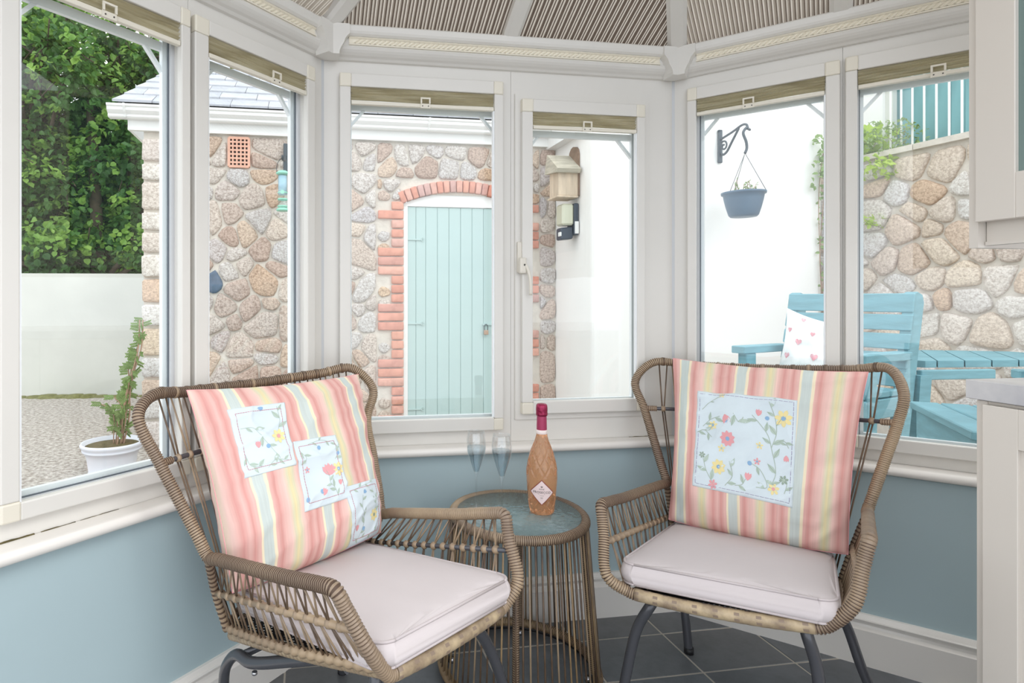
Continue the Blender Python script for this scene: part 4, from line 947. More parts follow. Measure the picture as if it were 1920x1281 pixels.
# seat two
w2 = V((-.59, -.81, 0)).normalized(); f2 = V((-.81, .59, 0)).normalized()
Q0 = onz(1706, 752, .70)
g3 = empty('garden_chair', Q0 + w2 * .3, 'teal painted wooden garden chair partly hidden by the kitchen worktop', 'chair', 'teal wooden garden chairs')
for k in range(5): plank(g3, 'seat_slat', Q0 - f2 * (k * .095) - f2 * .088 + V((0, 0, -.03)), w2 * .62, f2 * .088, V((0, 0, .03)))
plank(g3, 'front_rail', Q0 - f2 * .05 + w2 * .02 + V((0, 0, -.15)), w2 * .58, f2 * .03, V((0, 0, .12)))
plank(g3, 'side_rail', Q0 - f2 * .50 + w2 * .0 + V((0, 0, -.14)), w2 * .03, f2 * .48, V((0, 0, .11)))
for q in (.02, .55):
    plank(g3, 'front_leg', Q0 + w2 * q - f2 * .11 + V((0, 0, -.7)), w2 * .05, f2 * .07, V((0, 0, .60)))
    plank(g3, 'back_post', Q0 + w2 * q - f2 * .55 + V((0, 0, -.7)), w2 * .05, f2 * .08, V((0, 0, 1.25)) - f2 * .12)
    plank(g3, 'arm_rest', Q0 + w2 * (q - .015) - f2 * .56 + V((0, 0, .115)), w2 * .075, f2 * .26, V((0, 0, .035)))
for k in range(4): plank(g3, 'back_slat', Q0 - f2 * (.47 + k * .012) + V((0, 0, .08 + k * .115)), w2 * .62, f2 * .022, V((0, 0, .10)) - f2 * .012)
# ================================================================== cushions
class Pillow:
    """c: four world corners TL,TR,BR,BL; front normal; surface function used by body, patches and print"""
    def __init__(s, c, nrm, T, seed=0, wr=.008, pinch=.05, sag=.0, bulge=.035):
        s.c = [V(x) for x in c]; s.n = V(nrm).normalized(); s.T = T; s.seed = seed; s.wr = wr; s.pinch = pinch; s.sag = sag; s.bulge = bulge
    def P(s, a, b_, side=1, off=0):  # a,b in -1..1 (a right, b up)
        a2 = a * (1 - s.pinch * (1 - b_ * b_) * abs(a) ** 3); b2 = b_ * (1 - (s.pinch if b_ > 0 else -s.bulge) * (1 - a * a) * abs(b_) ** 3)
        u = (a2 + 1) / 2; v = (b2 + 1) / 2
        p = s.c[0] * (1 - u) * v + s.c[1] * u * v + s.c[2] * u * (1 - v) + s.c[3] * (1 - u) * (1 - v)
        k = max(0, 1 - abs(a) ** 3) ** .5 * max(0, 1 - abs(b_) ** 3) ** .5
        h = s.T * k * (1 + .22 * -b_)
        q = V((a * 2.2 + s.seed * 3.7, b_ * 2.6, side * 5.0))
        rdg = lambda x: (1 - abs(noise.noise(x)) * 2.2)
        h += s.wr * min(1, k * 3) * (noise.noise(q * 1.3) * 1.8 + max(0, rdg(V((a * 1.1 + b_ * .6, b_ * 3.4 - a * 1.2, s.seed)))) ** 3 * .9 + max(0, rdg(V((a * 2.6 - b_ * 1.2, b_ * 2.2, s.seed + 4)))) ** 4 * .7 + noise.noise(V((a * 3, b_ * 3, s.seed + 9))) * .3)
        return p + s.n * (side * h + (off if side > 0 else -off)) + V((0, 0, -s.sag * (1 - a * a) * max(b_, 0)))
    def body(s, parent, m, n=40, name='cover'):
        bm = B(); uvl = bm.loops.layers.uv.new('UVMap')
        G = {}
        for side in (1, -1):
            for i in range(n + 1):
                for j in range(n + 1):
                    a = sin((i / n - .5) * pi); b_ = sin((j / n - .5) * pi); edge = i in (0, n) or j in (0, n)
                    if edge and side == -1: G[(side, i, j)] = G[(1, i, j)]
                    else: G[(side, i, j)] = (bm.verts.new(s.P(a, b_, side)), a, b_)
            for i in range(n):
                for j in range(n):
                    q = [G[(side, i, j)], G[(side, i + 1, j)], G[(side, i + 1, j + 1)], G[(side, i, j + 1)]]
                    f = bm.faces.new([x[0] for x in (q if side > 0 else q[::-1])]); f.smooth = True
                    for l, x in zip(f.loops, (q if side > 0 else q[::-1])): l[uvl].uv = ((x[1] + 1) / 2, (x[2] + 1) / 2)
        put(name, bm, m, parent, smooth=True)
        bm = B(); per = [(-1 + 2 * i / 24, 1) for i in range(24)] + [(1, 1 - 2 * i / 24) for i in range(24)] + [(1 - 2 * i / 24, -1) for i in range(24)] + [(-1, -1 + 2 * i / 24) for i in range(24)]
        tube(bm, [s.P(a, b_) for a, b_ in per], .0016, 5, closed=True); put('edge_seam', bm, 'pr_pink' if m.startswith('str') else 'heart_cloth', parent, smooth=True)
class Patch:
    """quad patch on a pillow; q: corners (a,b) TL,TR,BR,BL"""
    def __init__(s, pil, q, off=.0016): s.p = pil; s.q = q; s.off = off
    def ab(s, x, y):  # 0..1, y up
        q = s.q; return tuple(q[0][k] * (1 - x) * y + q[1][k] * x * y + q[2][k] * x * (1 - y) + q[3][k] * (1 - x) * (1 - y) for k in (0, 1))
    def P(s, x, y, o=0): a, b_ = s.ab(x, y); return s.p.P(a, b_, 1, s.off + o)
    def build(s, parent, deco, stitch='stitch_lilac', n=22, asp=1.0, inset=.03):
        n = 44
        bm = B(); g = [[bm.verts.new(s.P(i / n, j / n)) for j in range(n + 1)] for i in range(n + 1)]
        for i in range(n):
            for j in range(n): bm.faces.new([g[i][j], g[i + 1][j], g[i + 1][j + 1], g[i][j + 1]]).smooth = True
        per = [g[i][0] for i in range(n + 1)] + [g[n][j] for j in range(1, n + 1)] + [g[i][n] for i in range(n - 1, -1, -1)] + [g[0][j] for j in range(n - 1, 0, -1)]
        nn = s.p.n; lo = [bm.verts.new(v.co - nn * .003) for v in per]
        for i in range(len(per)): bm.faces.new([per[i], lo[i], lo[(i + 1) % len(per)], per[(i + 1) % len(per)]])
        pa = put('fabric_patch', bm, 'patch_cloth', parent, norm=False)
        bm = B(); e = inset; pts = [(e + (1 - 2 * e) * i / 20, 1 - e) for i in range(20)] + [(1 - e, 1 - e - (1 - 2 * e) * i / 20) for i in range(20)] + [(1 - e - (1 - 2 * e) * i / 20, e) for i in range(20)] + [(e, e + (1 - 2 * e) * i / 20) for i in range(20)]
        for i in range(0, 80): line(bm, s.P(*pts[i], .0006), V(s.P(*pts[i], .0006)).lerp(s.P(*pts[(i + 1) % 80], .0006), .8), .0006, 4)
        put('stitching', bm, stitch, pa)
        bm = B(); s.asp = asp; deco(s, bm)
        put('floral_print', bm, ['pr_stem', 'pr_green', 'pr_dark', 'pr_pink', 'pr_yellow', 'pr_blue'], pa, norm=False)['kind'] = 'stuff'
    # print shapes
    def poly(s, bm, pts, mi, o=.0005):
        o = o + .0002
        pts = [(min(max(x, .005), .995), min(max(y, .005), .995)) for x, y in pts]
        try: f = bm.faces.new([bm.verts.new(s.P(x, y, o)) for x, y in pts]); f.material_index = mi; f.smooth = True
        except Exception: pass
    def leaf(s, bm, x, y, ang, L, wd=.3, mi=1):
        c, sn = cos(ang), sin(ang); out = []
        for t, w_ in ((0, 0), (.25, .8), (.5, 1), (.8, .5), (1, 0), (.8, -.5), (.5, -1), (.25, -.8)): out.append((x + (t * c - w_ * wd * sn) * L, y + (t * sn + w_ * wd * c) * L * s.asp))
        s.poly(bm, out, mi)
        s.poly(bm, [(x, y), (x + L * c - .004 * sn, y + (L * sn + .004 * c) * s.asp), (x + L * c, y + L * sn * s.asp), (x + .003 * sn, y - .003 * c)], 2, .0009)
    def stem(s, bm, pts, wd=.0035, mi=0):
        P = catmull([V((x, y, 0)) for x, y in pts], .03)
        for a, b_ in zip(P, P[1:]):
            d = (b_ - a); n = V((-d.y, d.x, 0)).normalized() * wd; s.poly(bm, [(a.x + n.x, a.y + n.y), (b_.x + n.x, b_.y + n.y), (b_.x - n.x, b_.y - n.y), (a.x - n.x, a.y - n.y)], mi, .0004)
    def flower(s, bm, x, y, r, mi, n=7, cm=5):
        for i in range(n):
            a = 2 * pi * i / n + .3; s.leaf0(bm, x + cos(a) * r * .2, y + sin(a) * r * .2 * s.asp, a, r * .85, .32, mi)
        s.poly(bm, [(x + cos(2 * pi * i / 8) * r * .28, y + sin(2 * pi * i / 8) * r * .28 * s.asp) for i in range(8)], cm, .001)
    def leaf0(s, bm, x, y, ang, L, wd, mi):
        c, sn = cos(ang), sin(ang)
        s.poly(bm, [(x + (t * c - w_ * wd * sn) * L, y + (t * sn + w_ * wd * c) * L * s.asp) for t, w_ in ((0, .2), (.35, .9), (.7, .9), (1, 0), (.7, -.9), (.35, -.9), (0, -.2))], mi, .0006)
    def tulip(s, bm, x, y, ang, L, mi):
        for d in (-.35, 0, .35): s.leaf0(bm, x, y, ang + d, L, .22, mi)
    def dot(s, bm, x, y, r, mi): s.poly(bm, [(x + cos(2 * pi * i / 9) * r, y + sin(2 * pi * i / 9) * r * s.asp) for i in range(9)], mi, .0006)
def branch(s, bm, pts, n, seed, L=.08):
    r = random.Random(seed); s.stem(bm, pts); P = catmull([V((x, y, 0)) for x, y in pts], .02)
    for i in range(n):
        k = int((i + .6) / n * (len(P) - 2)); d = P[k + 1] - P[k]; a = atan2(d.y, d.x) + (.75 if i % 2 else -.75); s.leaf(bm, P[k].x, P[k].y, a, L * r.uniform(.8, 1.2), .2, 1)
def deco_big(s, bm):
    branch(s, bm, [(.77, .10), (.83, .25), (.78, .50), (.74, .62), (.66, .72), (.58, .80)], 6, 1, .10)
    branch(s, bm, [(.78, .50), (.82, .65), (.80, .80), (.74, .95)], 5, 2, .10)
    branch(s, bm, [(.60, .32), (.68, .28), (.76, .12), (.66, .10)], 3, 3, .09)
    branch(s, bm, [(.35, .06), (.42, .16), (.38, .30)], 3, 4, .10); branch(s, bm, [(.45, .08), (.52, .10), (.55, .16)], 2, 5, .08)
    branch(s, bm, [(.22, .06), (.14, .18), (.10, .30)], 3, 6, .10); branch(s, bm, [(.08, .62), (.16, .70), (.26, .74)], 3, 7, .10)
    branch(s, bm, [(.02, .55), (.10, .58), (.18, .52)], 3, 8, .09); branch(s, bm, [(.92, .10), (.94, .18), (.92, .24)], 2, 9, .08)
    branch(s, bm, [(.40, .78), (.46, .70), (.50, .76)], 3, 10, .11); branch(s, bm, [(.82, .55), (.90, .58), (.94, .52)], 2, 11, .07); branch(s, bm, [(.06, .80), (.14, .88), (.26, .96)], 1, 12, .04)
    s.flower(bm, .35, .52, .075, 3, 9); s.flower(bm, .88, .80, .085, 4, 7); s.flower(bm, .27, .23, .075, 4, 8); s.flower(bm, .19, .64, .05, 4, 6); s.flower(bm, .82, .12, .055, 4, 6, 3)
    s.tulip(bm, .31, .76, -1.2, .10, 3); s.dot(bm, .33, .69, .018, 5); s.tulip(bm, .64, .80, 1.5, .07, 3); s.dot(bm, .725, .79, .022, 5); s.flower(bm, .65, .35, .035, 3, 5); s.tulip(bm, .92, .45, -1.5, .06, 3)
    s.tulip(bm, .57, .15, 1.5, .08, 3); s.flower(bm, .22, .05, .05, 3, 6, 3); s.dot(bm, .58, .32, .022, 5); s.flower(bm, .67, .50, .035, 4, 5, 1); s.flower(bm, .09, .32, .035, 2, 6, 1); s.flower(bm, .91, .22, .045, 2, 6, 1); s.flower(bm, .29, .42, .04, 4, 5, 1); s.flower(bm, .27, .97, .035, 4, 5, 1)
def deco_a(s, bm):
    branch(s, bm, [(.12, .68), (.34, .66), (.48, .48), (.62, .28), (.70, .15)], 5, 1, .16); branch(s, bm, [(.80, .56), (.86, .75), (.84, .95)], 3, 2, .17); branch(s, bm, [(.10, .30), (.16, .14), (.34, .10)], 4, 3, .15); branch(s, bm, [(.45, .06), (.6, .14), (.85, .10)], 4, 4, .14)
    s.flower(bm, .78, .48, .13, 4, 7, 3); s.tulip(bm, .36, .36, 1.5, .12, 3); s.dot(bm, .54, .36, .04, 5); s.tulip(bm, .58, .96, 3.6, .10, 5)
def deco_b(s, bm):
    branch(s, bm, [(.78, .06), (.72, .20), (.62, .30), (.66, .45)], 6, 1, .13); branch(s, bm, [(.85, .62), (.95, .72), (.90, .9)], 4, 2, .14); branch(s, bm, [(.08, .85), (.18, .74), (.16, .64)], 3, 3, .14); branch(s, bm, [(.3, .92), (.6, .95), (.8, .9)], 3, 4, .12)
    s.tulip(bm, .66, .40, 1.9, .22, 3); s.tulip(bm, .68, .40, 1.2, .20, 3); s.flower(bm, .86, .46, .13, 4, 7, 5); s.tulip(bm, .44, .14, 1.0, .13, 3); s.dot(bm, .42, .20, .04, 5); s.dot(bm, .52, .84, .04, 5); s.dot(bm, .08, .14, .04, 5); s.flower(bm, .18, .55, .06, 3, 5); s.dot(bm, .93, .70, .035, 5); s.tulip(bm, .85, .22, 1.5, .1, 3)
def deco_c(s, bm):
    branch(s, bm, [(.25, .10), (.40, .35), (.32, .55), (.40, .78)], 5, 1, .15); branch(s, bm, [(.70, .40), (.80, .62), (.74, .85)], 4, 2, .17); branch(s, bm, [(.1, .9), (.4, .93), (.8, .97)], 4, 3, .13); branch(s, bm, [(.08, .12), (.4, .08), (.8, .12)], 4, 4, .13)
    s.flower(bm, .72, .38, .13, 4, 7, 2); s.tulip(bm, .18, .22, 1.5, .12, 3); s.dot(bm, .38, .22, .04, 5); s.tulip(bm, .44, .80, .6, .1, 5)
# ================================================================== chairs (one design, two hand-woven examples)
CH = {
 'R': dict(k=1.0, pos=(1.181, 1.45), yaw=-.804,
   TC=((-.316, .347, .894), (.324, .348, .918)), Wd=((-.365, .304, .829), (.353, .309, .855)), Bj=((-.329, .281, .742), (.339, .286, .775)),
   J=((-.232, .171, .530), (.271, .171, .551)), A=((-.281, -.316, .582), (.263, -.297, .622)), D=((-.244, -.384, .435), (.237, -.348, .500)),
   E=((-.197, -.371, .405), (.189, -.349, .440)), Mb=((-.254, -.338, .497), (.247, -.33, .54)), K=((-.213, .179, .322), (.213, .179, .335)),
   TM=(.045, .415, .892), FR=((-.170, .185, 0), (.30, .20, 0)), FF=((-.25, -.28, 0), (.185, -.24, 0))),
 'L': dict(k=.94, pos=(.087, 1.455), yaw=.626,
   TC=((-.325, .344, .878), (.325, .343, .892)), Wd=((-.373, .309, .839), (.373, .294, .824)), Bj=((-.335, .275, .724), (.333, .279, .736)),
   J=((-.268, .163, .515), (.268, .139, .488)), A=((-.264, -.305, .601), (.26, -.299, .599)), D=((-.224, -.351, .495), (.225, -.36, .471)),
   E=((-.18, -.354, .436), (.18, -.352, .427)), Mb=((-.245, -.325, .524), (.249, -.325, .524)), K=((-.213, .178, .322), (.213, .179, .322)),
   TM=(.020, .415, .868), FR=((-.2, .24, 0), (.2, .24, 0)), FF=((-.25, -.28, 0), (.34, -.30, 0)))}
def chair(k, label):
    c = CH[k]; o_ = V((c['pos'][0], c['pos'][1], 0)); cs, sn = cos(c['yaw']), sin(c['yaw'])
    kz = c['k']
    T0 = lambda p: V((o_.x + cs * p[0] - sn * p[1], o_.y + sn * p[0] + cs * p[1], p[2]))
    T = lambda p: C0 + (T0(p) - C0) * kz
    def floorpt(p):  # chair-space point whose placed position is the floor point p
        q = C0 + (T0(p) - C0) / kz; dx, dy = q.x - o_.x, q.y - o_.y
        return V((cs * dx + sn * dy, -sn * dx + cs * dy, q.z))
    g = lambda n, i: V(c[n][i])
    r = empty('rattan_armchair', V((T(V((0, 0, 0))).x, T(V((0, 0, 0))).y, 0)), label, 'chair', 'pair of rattan armchairs')
    TR = .0135
    loop = []
    for i in (0, 1):
        tc_, wd, bj, j, a, d, e = (g(n, i) for n in ('TC', 'Wd', 'Bj', 'J', 'A', 'D', 'E'))
        half = [e + (g('E', 1 - i) - e) * .04 + V((0, 0, -.004)), e, d, d.lerp(a, .55), a.lerp(d, .28) + V((0, 0, 0)), a, a.lerp(j, .10) + V((0, 0, .003)), a.lerp(j, .3), a.lerp(j, .7), j.lerp(a, .10), j, j.lerp(bj, .2), j.lerp(bj, .6), bj, wd, tc_, tc_.lerp(V(c['TM']), .30) + V((0, .022, -.004)), tc_.lerp(V(c['TM']), .65) + V((0, .016, -.003))]
        loop.append(half)
    path = loop[0] + [V(c['TM'])] + loop[1][::-1]
    full = [V(p) for p in catmull(path, .01)]
    bm = B(); wrap(bm, [T(p) for p in full], TR, .0060, 12, raw=True, depth=.17); put('wound_frame', bm, ['rattan', 'groove'], r)
    # seat frame (flat banded rail) - front, sides, back
    E0_, E1_ = g('E', 0), g('E', 1); K0, K1 = g('K', 0), g('K', 1)
    dz = V((0, 0, -.006))
    bm = B(); P = resample(catmull([T(E0_.lerp(E1_, .04) + dz * .6), T(E0_.lerp(E1_, .3) + dz * 1.6), T(E0_.lerp(E1_, .7) + dz * 1.6), T(E0_.lerp(E1_, .96) + dz * .6)], .01), .0105)
    tube(bm, P, lambda q: .0142 + (.0005 if q % 2 else 0), 14)
    fs = list(bm.faces); nseg = len(P) - 1
    for q in range(nseg):
        for k_ in range(14):
            if q % 2 == 0 and (k_ + (q // 2) % 2 * 2) % 4 == 0: fs[q * 14 + k_].material_index = 1
    put('front_rail', bm, ['band', 'woven_square'], r)
    lows = []
    for i in (0, 1):
        sx = -1 if i == 0 else 1
        e, kk = g('E', i), g('K', i); a = e + V((-sx * .012, .03, -.012)); b_ = kk + V((-sx * .022, .01, -.028))
        bm = B(); wrap(bm, [T(a), T(a.lerp(b_, .5) + V((0, 0, -.006))), T(b_)], .0135, .013, 10, depth=.05); put('side_seat_rail', bm, ['band', 'rattan'], r); lows.append(b_)
    bm = B(); mid = (lows[0] + lows[1]) / 2 + V((0, .075, .0)); wrap(bm, [T(lows[0]), T(lows[0].lerp(mid, .5) + V((0, .02, 0))), T(mid), T(lows[1].lerp(mid, .5) + V((0, .02, 0))), T(lows[1])], .0135, .013, 10, depth=.05); put('rear_seat_rail', bm, ['band', 'rattan_dark'], r)
    # woven seat deck: crossing strips
    bm = B(); F0, F1 = E0_ + V((.01, .012, 0)), E1_ + V((-.01, .012, 0)); L0, L1 = lows[0] + V((.0, .03, .008)), lows[1] + V((.0, .03, .008))
    nn_ = 34
    def deck(u, v): return F0.lerp(F1, u).lerp(L0.lerp(L1, u), v) + V((0, 0, -.012 * sin(pi * u) * sin(pi * v)))
    for i in range(nn_):
        u = (i + .5) / nn_; hw = .36 / nn_
        for (p, q) in ((0, .5), (.5, 1)): quad(bm, T(deck(u - hw, p)), T(deck(u + hw, p)), T(deck(u + hw, q)), T(deck(u - hw, q)))
        for (p, q) in ((0, .5), (.5, 1)): quad(bm, T(deck(p, u - hw) + V((0, 0, .001))), T(deck(q, u - hw) + V((0, 0, .001))), T(deck(q, u + hw) + V((0, 0, .001))), T(deck(p, u + hw) + V((0, 0, .001))))
    put('woven_seat', bm, 'weave_black', r)
    # lower back rail (level with cushion) and mid back bar
    KM = (K0 + K1) / 2 + V((0, .10, .0)); lowback = catmull([K0, K0.lerp(KM, .5) + V((0, .028, 0)), KM, K1.lerp(KM, .5) + V((0, .028, 0)), K1], .01)
    bm = B(); wrap(bm, [T(p) for p in lowback], .009, .006, 8, raw=True); put('lower_back_rail', bm, ['rattan_dark', 'groove'], r)
    B0, B1 = g('Bj', 0), g('Bj', 1); tm = V(c['TM']); BM = V((tm.x * .8, tm.y - .05, (B0.z + B1.z) / 2 - .012))
    midbar = catmull([B0, B0.lerp(BM, .33) + V((0, .016, 0)), B0.lerp(BM, .66) + V((0, .014, 0)), BM, B1.lerp(BM, .66) + V((0, .014, 0)), B1.lerp(BM, .33) + V((0, .016, 0)), B1], .01)
    bm = B(); tube(bm, [T(p) for p in midbar], .0062, 8); put('back_bar', bm, 'steel_grey', r)
    for i, q0, q1 in ((0, 0, 5), (1, -6, None)):
        seg = midbar[:5] if i == 0 else midbar[-5:]; bm = B(); wrap(bm, [T(p) for p in seg], .0095, .006, 8, raw=True); put('bar_binding', bm, ['rattan', 'groove'], r)
    # top rail only (between corners)
    i0 = min(range(len(full)), key=lambda i_: (full[i_] - g('TC', 0)).length); i1 = min(range(len(full)), key=lambda i_: (full[i_] - g('TC', 1)).length)
    top = full[i0:i1 + 1]
    def at(P, t): x = t * (len(P) - 1); i_ = min(int(x), len(P) - 2); return P[i_].lerp(P[i_ + 1], x - i_)
    def cord(p, q, m, rr=.0024, name='cord'):
        bm = B(); line(bm, T(p), T(q), rr, 5); o2 = put(name, bm, m, r, smooth=True); return o2
    NB = 15; rnd = random.Random(4 if k == 'R' else 5)
    for i in range(NB):
        t = .055 + .89 * i / (NB - 1); m = ('rattan_dark', 'rattan', 'rattan_dark')[i % 3]
        kn = at(midbar, .085 + .83 * i / (NB - 1)); lb = at(lowback, .05 + .9 * i / (NB - 1))
        for s_, e_ in ((-.020, -.003), (.020, .003)):
            tp = at(top, min(max(t + s_, .0), 1)); cord(tp + V((0, 0, -TR * .6)), kn + V((e_, 0, 0)), m)
        for e_ in (-.0035, .0035): cord(kn + V((e_, 0, 0)), lb + V((e_, 0, 0)), m)
        bm = B(); d_ = (at(midbar, .1 + .83 * i / (NB - 1)) - at(midbar, .07 + .83 * i / (NB - 1))).normalized() * .007
        tube(bm, [T(kn - d_), T(kn - d_ * .4), T(kn + d_ * .4), T(kn + d_)], lambda q: .0065 if q in (0, 3) else .0105, 8); put('knot', bm, 'rattan', r)
        # loops over the top rail
        bm = B(); c_ = at(top, t); dd = (at(top, min(t + .01, 1)) - c_).normalized() * .004; tube(bm, [T(c_ - dd), T(c_ + dd)], TR * 1.12, 10); put('cord_loop', bm, m, r)
    # sides
    for i in (0, 1):
        sx = -1 if i == 0 else 1; j, a, d, e, mb, kk = (g(n_, i) for n_ in ('J', 'A', 'D', 'E', 'Mb', 'K'))
        near = lambda p: min(full, key=lambda q_: (q_ - p).length)
        mb = near(mb)
        bm = B(); wrap(bm, [T(j + V((0, .0, -.005))), T(j.lerp(kk, .5) + V((0, .012, 0))), T(kk)], .0095, .012, 10); put('rear_post', bm, ['rattan', 'groove'], r)
        rear = j.lerp(kk, .52) + V((0, .012, 0)); fm = mb
        sb = [fm, fm.lerp(rear, .5), rear]
        bm = B(); tube(bm, [T(p) for p in sb], .0072 if i == 0 else .0058, 8); put('side_bar', bm, 'rattan' if i == 0 else 'steel_grey', r)
        lo_a = near(d.lerp(e, .75)) + V((0, .004, 0)); lo_b = kk
        bm = B(); P = catmull([T(lo_a), T(lo_a.lerp(lo_b, .5) + V((sx * .012, 0, -.002))), T(lo_b)], .006); P = resample(P, .0023)
        tube(bm, P, lambda q: .0090 + .0016 * sin(q * 2 * pi / 11) + (-.0014 if q % 2 else 0), 9); put('corded_lower_rail', bm, 'rattan', r)
        NS = 14
        af, ar = a.lerp(j, .06) + V((0, 0, .0)), j.lerp(a, .06)
        for q in range(NS):
            t = (q + .6) / NS; m = 'rattan_dark' if q % 2 else 'rattan'
            kn = fm.lerp(rear, .05 + .92 * t); lo__ = lo_a.lerp(lo_b, .03 + .94 * t) + V((sx * .012 * 4 * t * (1 - t), 0, 0))
            for s_ in (-.035, .035):
                tt = min(max(t - .06 + s_, .0), 1); cord(af.lerp(ar, tt) + V((0, 0, -TR * .7)), kn, m, .0022)
            for s_ in (-.018, .018): cord(kn, lo__ + (lo_b - lo_a) * s_, m, .0022)
            bm = B(); d_ = (rear - fm).normalized() * .0085; tube(bm, [T(kn - d_), T(kn - d_ * .35), T(kn + d_ * .35), T(kn + d_)], lambda x_: .006 if x_ in (0, 3) else .0098, 8); put('knot', bm, 'rattan', r)
        # leg frame of this side
        ff, fr2 = floorpt(g('FF', i)), floorpt(g('FR', i))
        zf = (e.z - .045); e = V((e.x * .82, e.y, e.z)); zr = lows[i].z - .028
        pa_ = V((e.x - sx * .0 , e.y + .10, zf)); pb2 = V((lows[i].x + sx * .005, lows[i].y - .06, zr))
        fx = ff + V((0, 0, .0))
        path = [fx, fx.lerp(pa_, .45) + V((sx * .012, -.02, .0)), fx.lerp(pa_, .78) + V((sx * .012, -.030, .01)), pa_ + V((0, -.03, -.004)), pa_ + V((0, .04, 0)), pa_.lerp(pb2, .5) + V((0, 0, .002)), pb2 + V((0, -.03, 0)), pb2 + V((0, .03, -.008)), fr2.lerp(pb2, .80) + V((sx * .006, .05, 0)), fr2.lerp(pb2, .4) + V((0, .025, 0)), fr2]
        bm = B(); P = catmull([T(p) for p in path], .012); tube(bm, P, .0125, 14); lg = put('leg_frame', bm, 'steel_grey', r)
        for p in (ff, fr2): bm = B(); tube(bm, [T(p + V((0, 0, .0))), T(p + V((0, 0, .018)))], .0145, 12); put('foot_cap', bm, 'base_black', lg)
        bm = B(); q = T(pa_ + V((0, .06, -.013))); tube(bm, [q, q + V((0, 0, -.006))], .006, 8); put('bolt', bm, 'chrome', lg)
        bm = B(); q = T(pb2 + V((0, -.05, -.013))); tube(bm, [q, q + V((0, 0, -.006))], .006, 8); put('bolt', bm, 'chrome', lg)
    # cross stretcher between the leg frames
    bm = B(); tube(bm, [T(V((lows[0].x, lows[0].y - .05, lows[0].z - .03))), T(V((lows[1].x, lows[1].y - .05, lows[1].z - .03)))], .009, 10); put('stretcher', bm, 'steel_grey', r)
    bm = B(); tube(bm, [T(E0_ + V((.0, .12, -.045))), T(E1_ + V((.0, .12, -.045)))], .009, 10); put('stretcher', bm, 'steel_grey', r)
    return T, c, lows
TRc, cR, lowR = chair('R', 'rattan armchair on the right, facing left, with a striped cushion bearing one large floral square')
TLc, cL, lowL = chair('L', 'rattan armchair on the left nearest the camera, its cushion bearing three stepped floral patches')
# ------------------------------------------------------------------ seat cushions
def seat_cushion(T, q, label, th=.048, seed=0):
    """q: local top corners FL, FR, BR, BL"""
    r = empty('seat_cushion', T((q[0] + q[1] + q[2] + q[3]) / 4 - V((0, 0, th))), label, 'cushion', 'pale seat cushions')
    def Pt(a, b_, off=0):  # a,b -1..1 -> rounded corners
        u, v = (a + 1) / 2, (b_ + 1) / 2
        return q[3] * (1 - u) * v + q[2] * u * v + q[1] * u * (1 - v) + q[0] * (1 - u) * (1 - v) + V((0, 0, off))
    n = 30; bm = B(); rad = .16
    def sq(a, b_):  # superellipse-ish corner rounding
        e = max(0, abs(a) - (1 - rad)) / rad; f = max(0, abs(b_) - (1 - rad)) / rad
        L = sqrt(e * e + f * f)
        if L > 1: a = (1 - rad + rad * e / L) * (1 if a > 0 else -1); b_ = (1 - rad + rad * f / L) * (1 if b_ > 0 else -1)
        if e > 0 and f > 0:
            k = max(e, f) / L; a = (1 - rad + rad * e * k) * (1 if a > 0 else -1); b_ = (1 - rad + rad * f * k) * (1 if b_ > 0 else -1)
        return a, b_
    def h(a, b_):
        k = (max(0, 1 - a ** 4) * max(0, 1 - b_ ** 4)) ** .5
        return .014 * k + .0022 * noise.noise(V((a * 2 + seed, b_ * 2, 1))) * k + .0012 * noise.noise(V((a * 9 + seed, b_ * 1.5, 3))) * (1 if b_ < -.2 else .3)
    G = {}
    for s_ in (0, 1):
        for i in range(n + 1):
            for j in range(n + 1):
                a = -1 + 2 * i / n; b_ = -1 + 2 * j / n; a2, b2 = sq(a, b_)
                p = Pt(a2, b2) + V((0, 0, h(a, b_) if s_ == 0 else -th - .5 * h(a, b_)))
                G[(s_, i, j)] = bm.verts.new(T(p))
        for i in range(n):
            for j in range(n): bm.faces.new([G[(s_, i, j)], G[(s_, i + 1, j)], G[(s_, i + 1, j + 1)], G[(s_, i, j + 1)]])
    per = [(i, 0) for i in range(n)] + [(n, j) for j in range(n)] + [(n - i, n) for i in range(n)] + [(0, n - j) for j in range(n)]
    cen = (q[0] + q[1] + q[2] + q[3]) / 4; rings = [[G[(0, i, j)] for i, j in per]]
    for f in (.25, .5, .75):
        ring_ = []
        for i, j in per:
            a2, b2 = sq(-1 + 2 * i / n, -1 + 2 * j / n); p = Pt(a2, b2); out = (p - cen); out.z = 0; out.normalize()
            ring_.append(bm.verts.new(T(p + out * (.010 * sin(pi * f)) + V((0, 0, -th * f)))))
        rings.append(ring_)
    rings.append([G[(1, i, j)] for i, j in per])
    for A_, B_ in zip(rings, rings[1:]):
        for i in range(len(per)): bm.faces.new([A_[i], A_[(i + 1) % len(per)], B_[(i + 1) % len(per)], B_[i]])
    put('cover', bm, 'seat_fabric', r, smooth=True)
    for z_ in (0.0, -th):
        bm = B(); tube(bm, [T(Pt(*sq(-1 + 2 * i / n, -1 + 2 * j / n)) + V((0, 0, z_ + (.0005 if z_ == 0 else -.0005)))) for i, j in per], .0028, 6, closed=True); put('piping', bm, 'piping', r, smooth=True)
def seatq(c, lows, wb=.196):
    ez = (c['E'][0][2], c['E'][1][2]); y0 = -.362; y1 = .175
    bz = lows[0].z
    ex = [c['E'][i][0] * .45 + c['D'][i][0] * .55 for i in (0, 1)]
    return [V((ex[0] + .002, y0, ez[0] + .062)), V((ex[1] - .002, y0, ez[1] + .062)), V((wb, y1, bz + .122)), V((-wb, y1, bz + .122))]
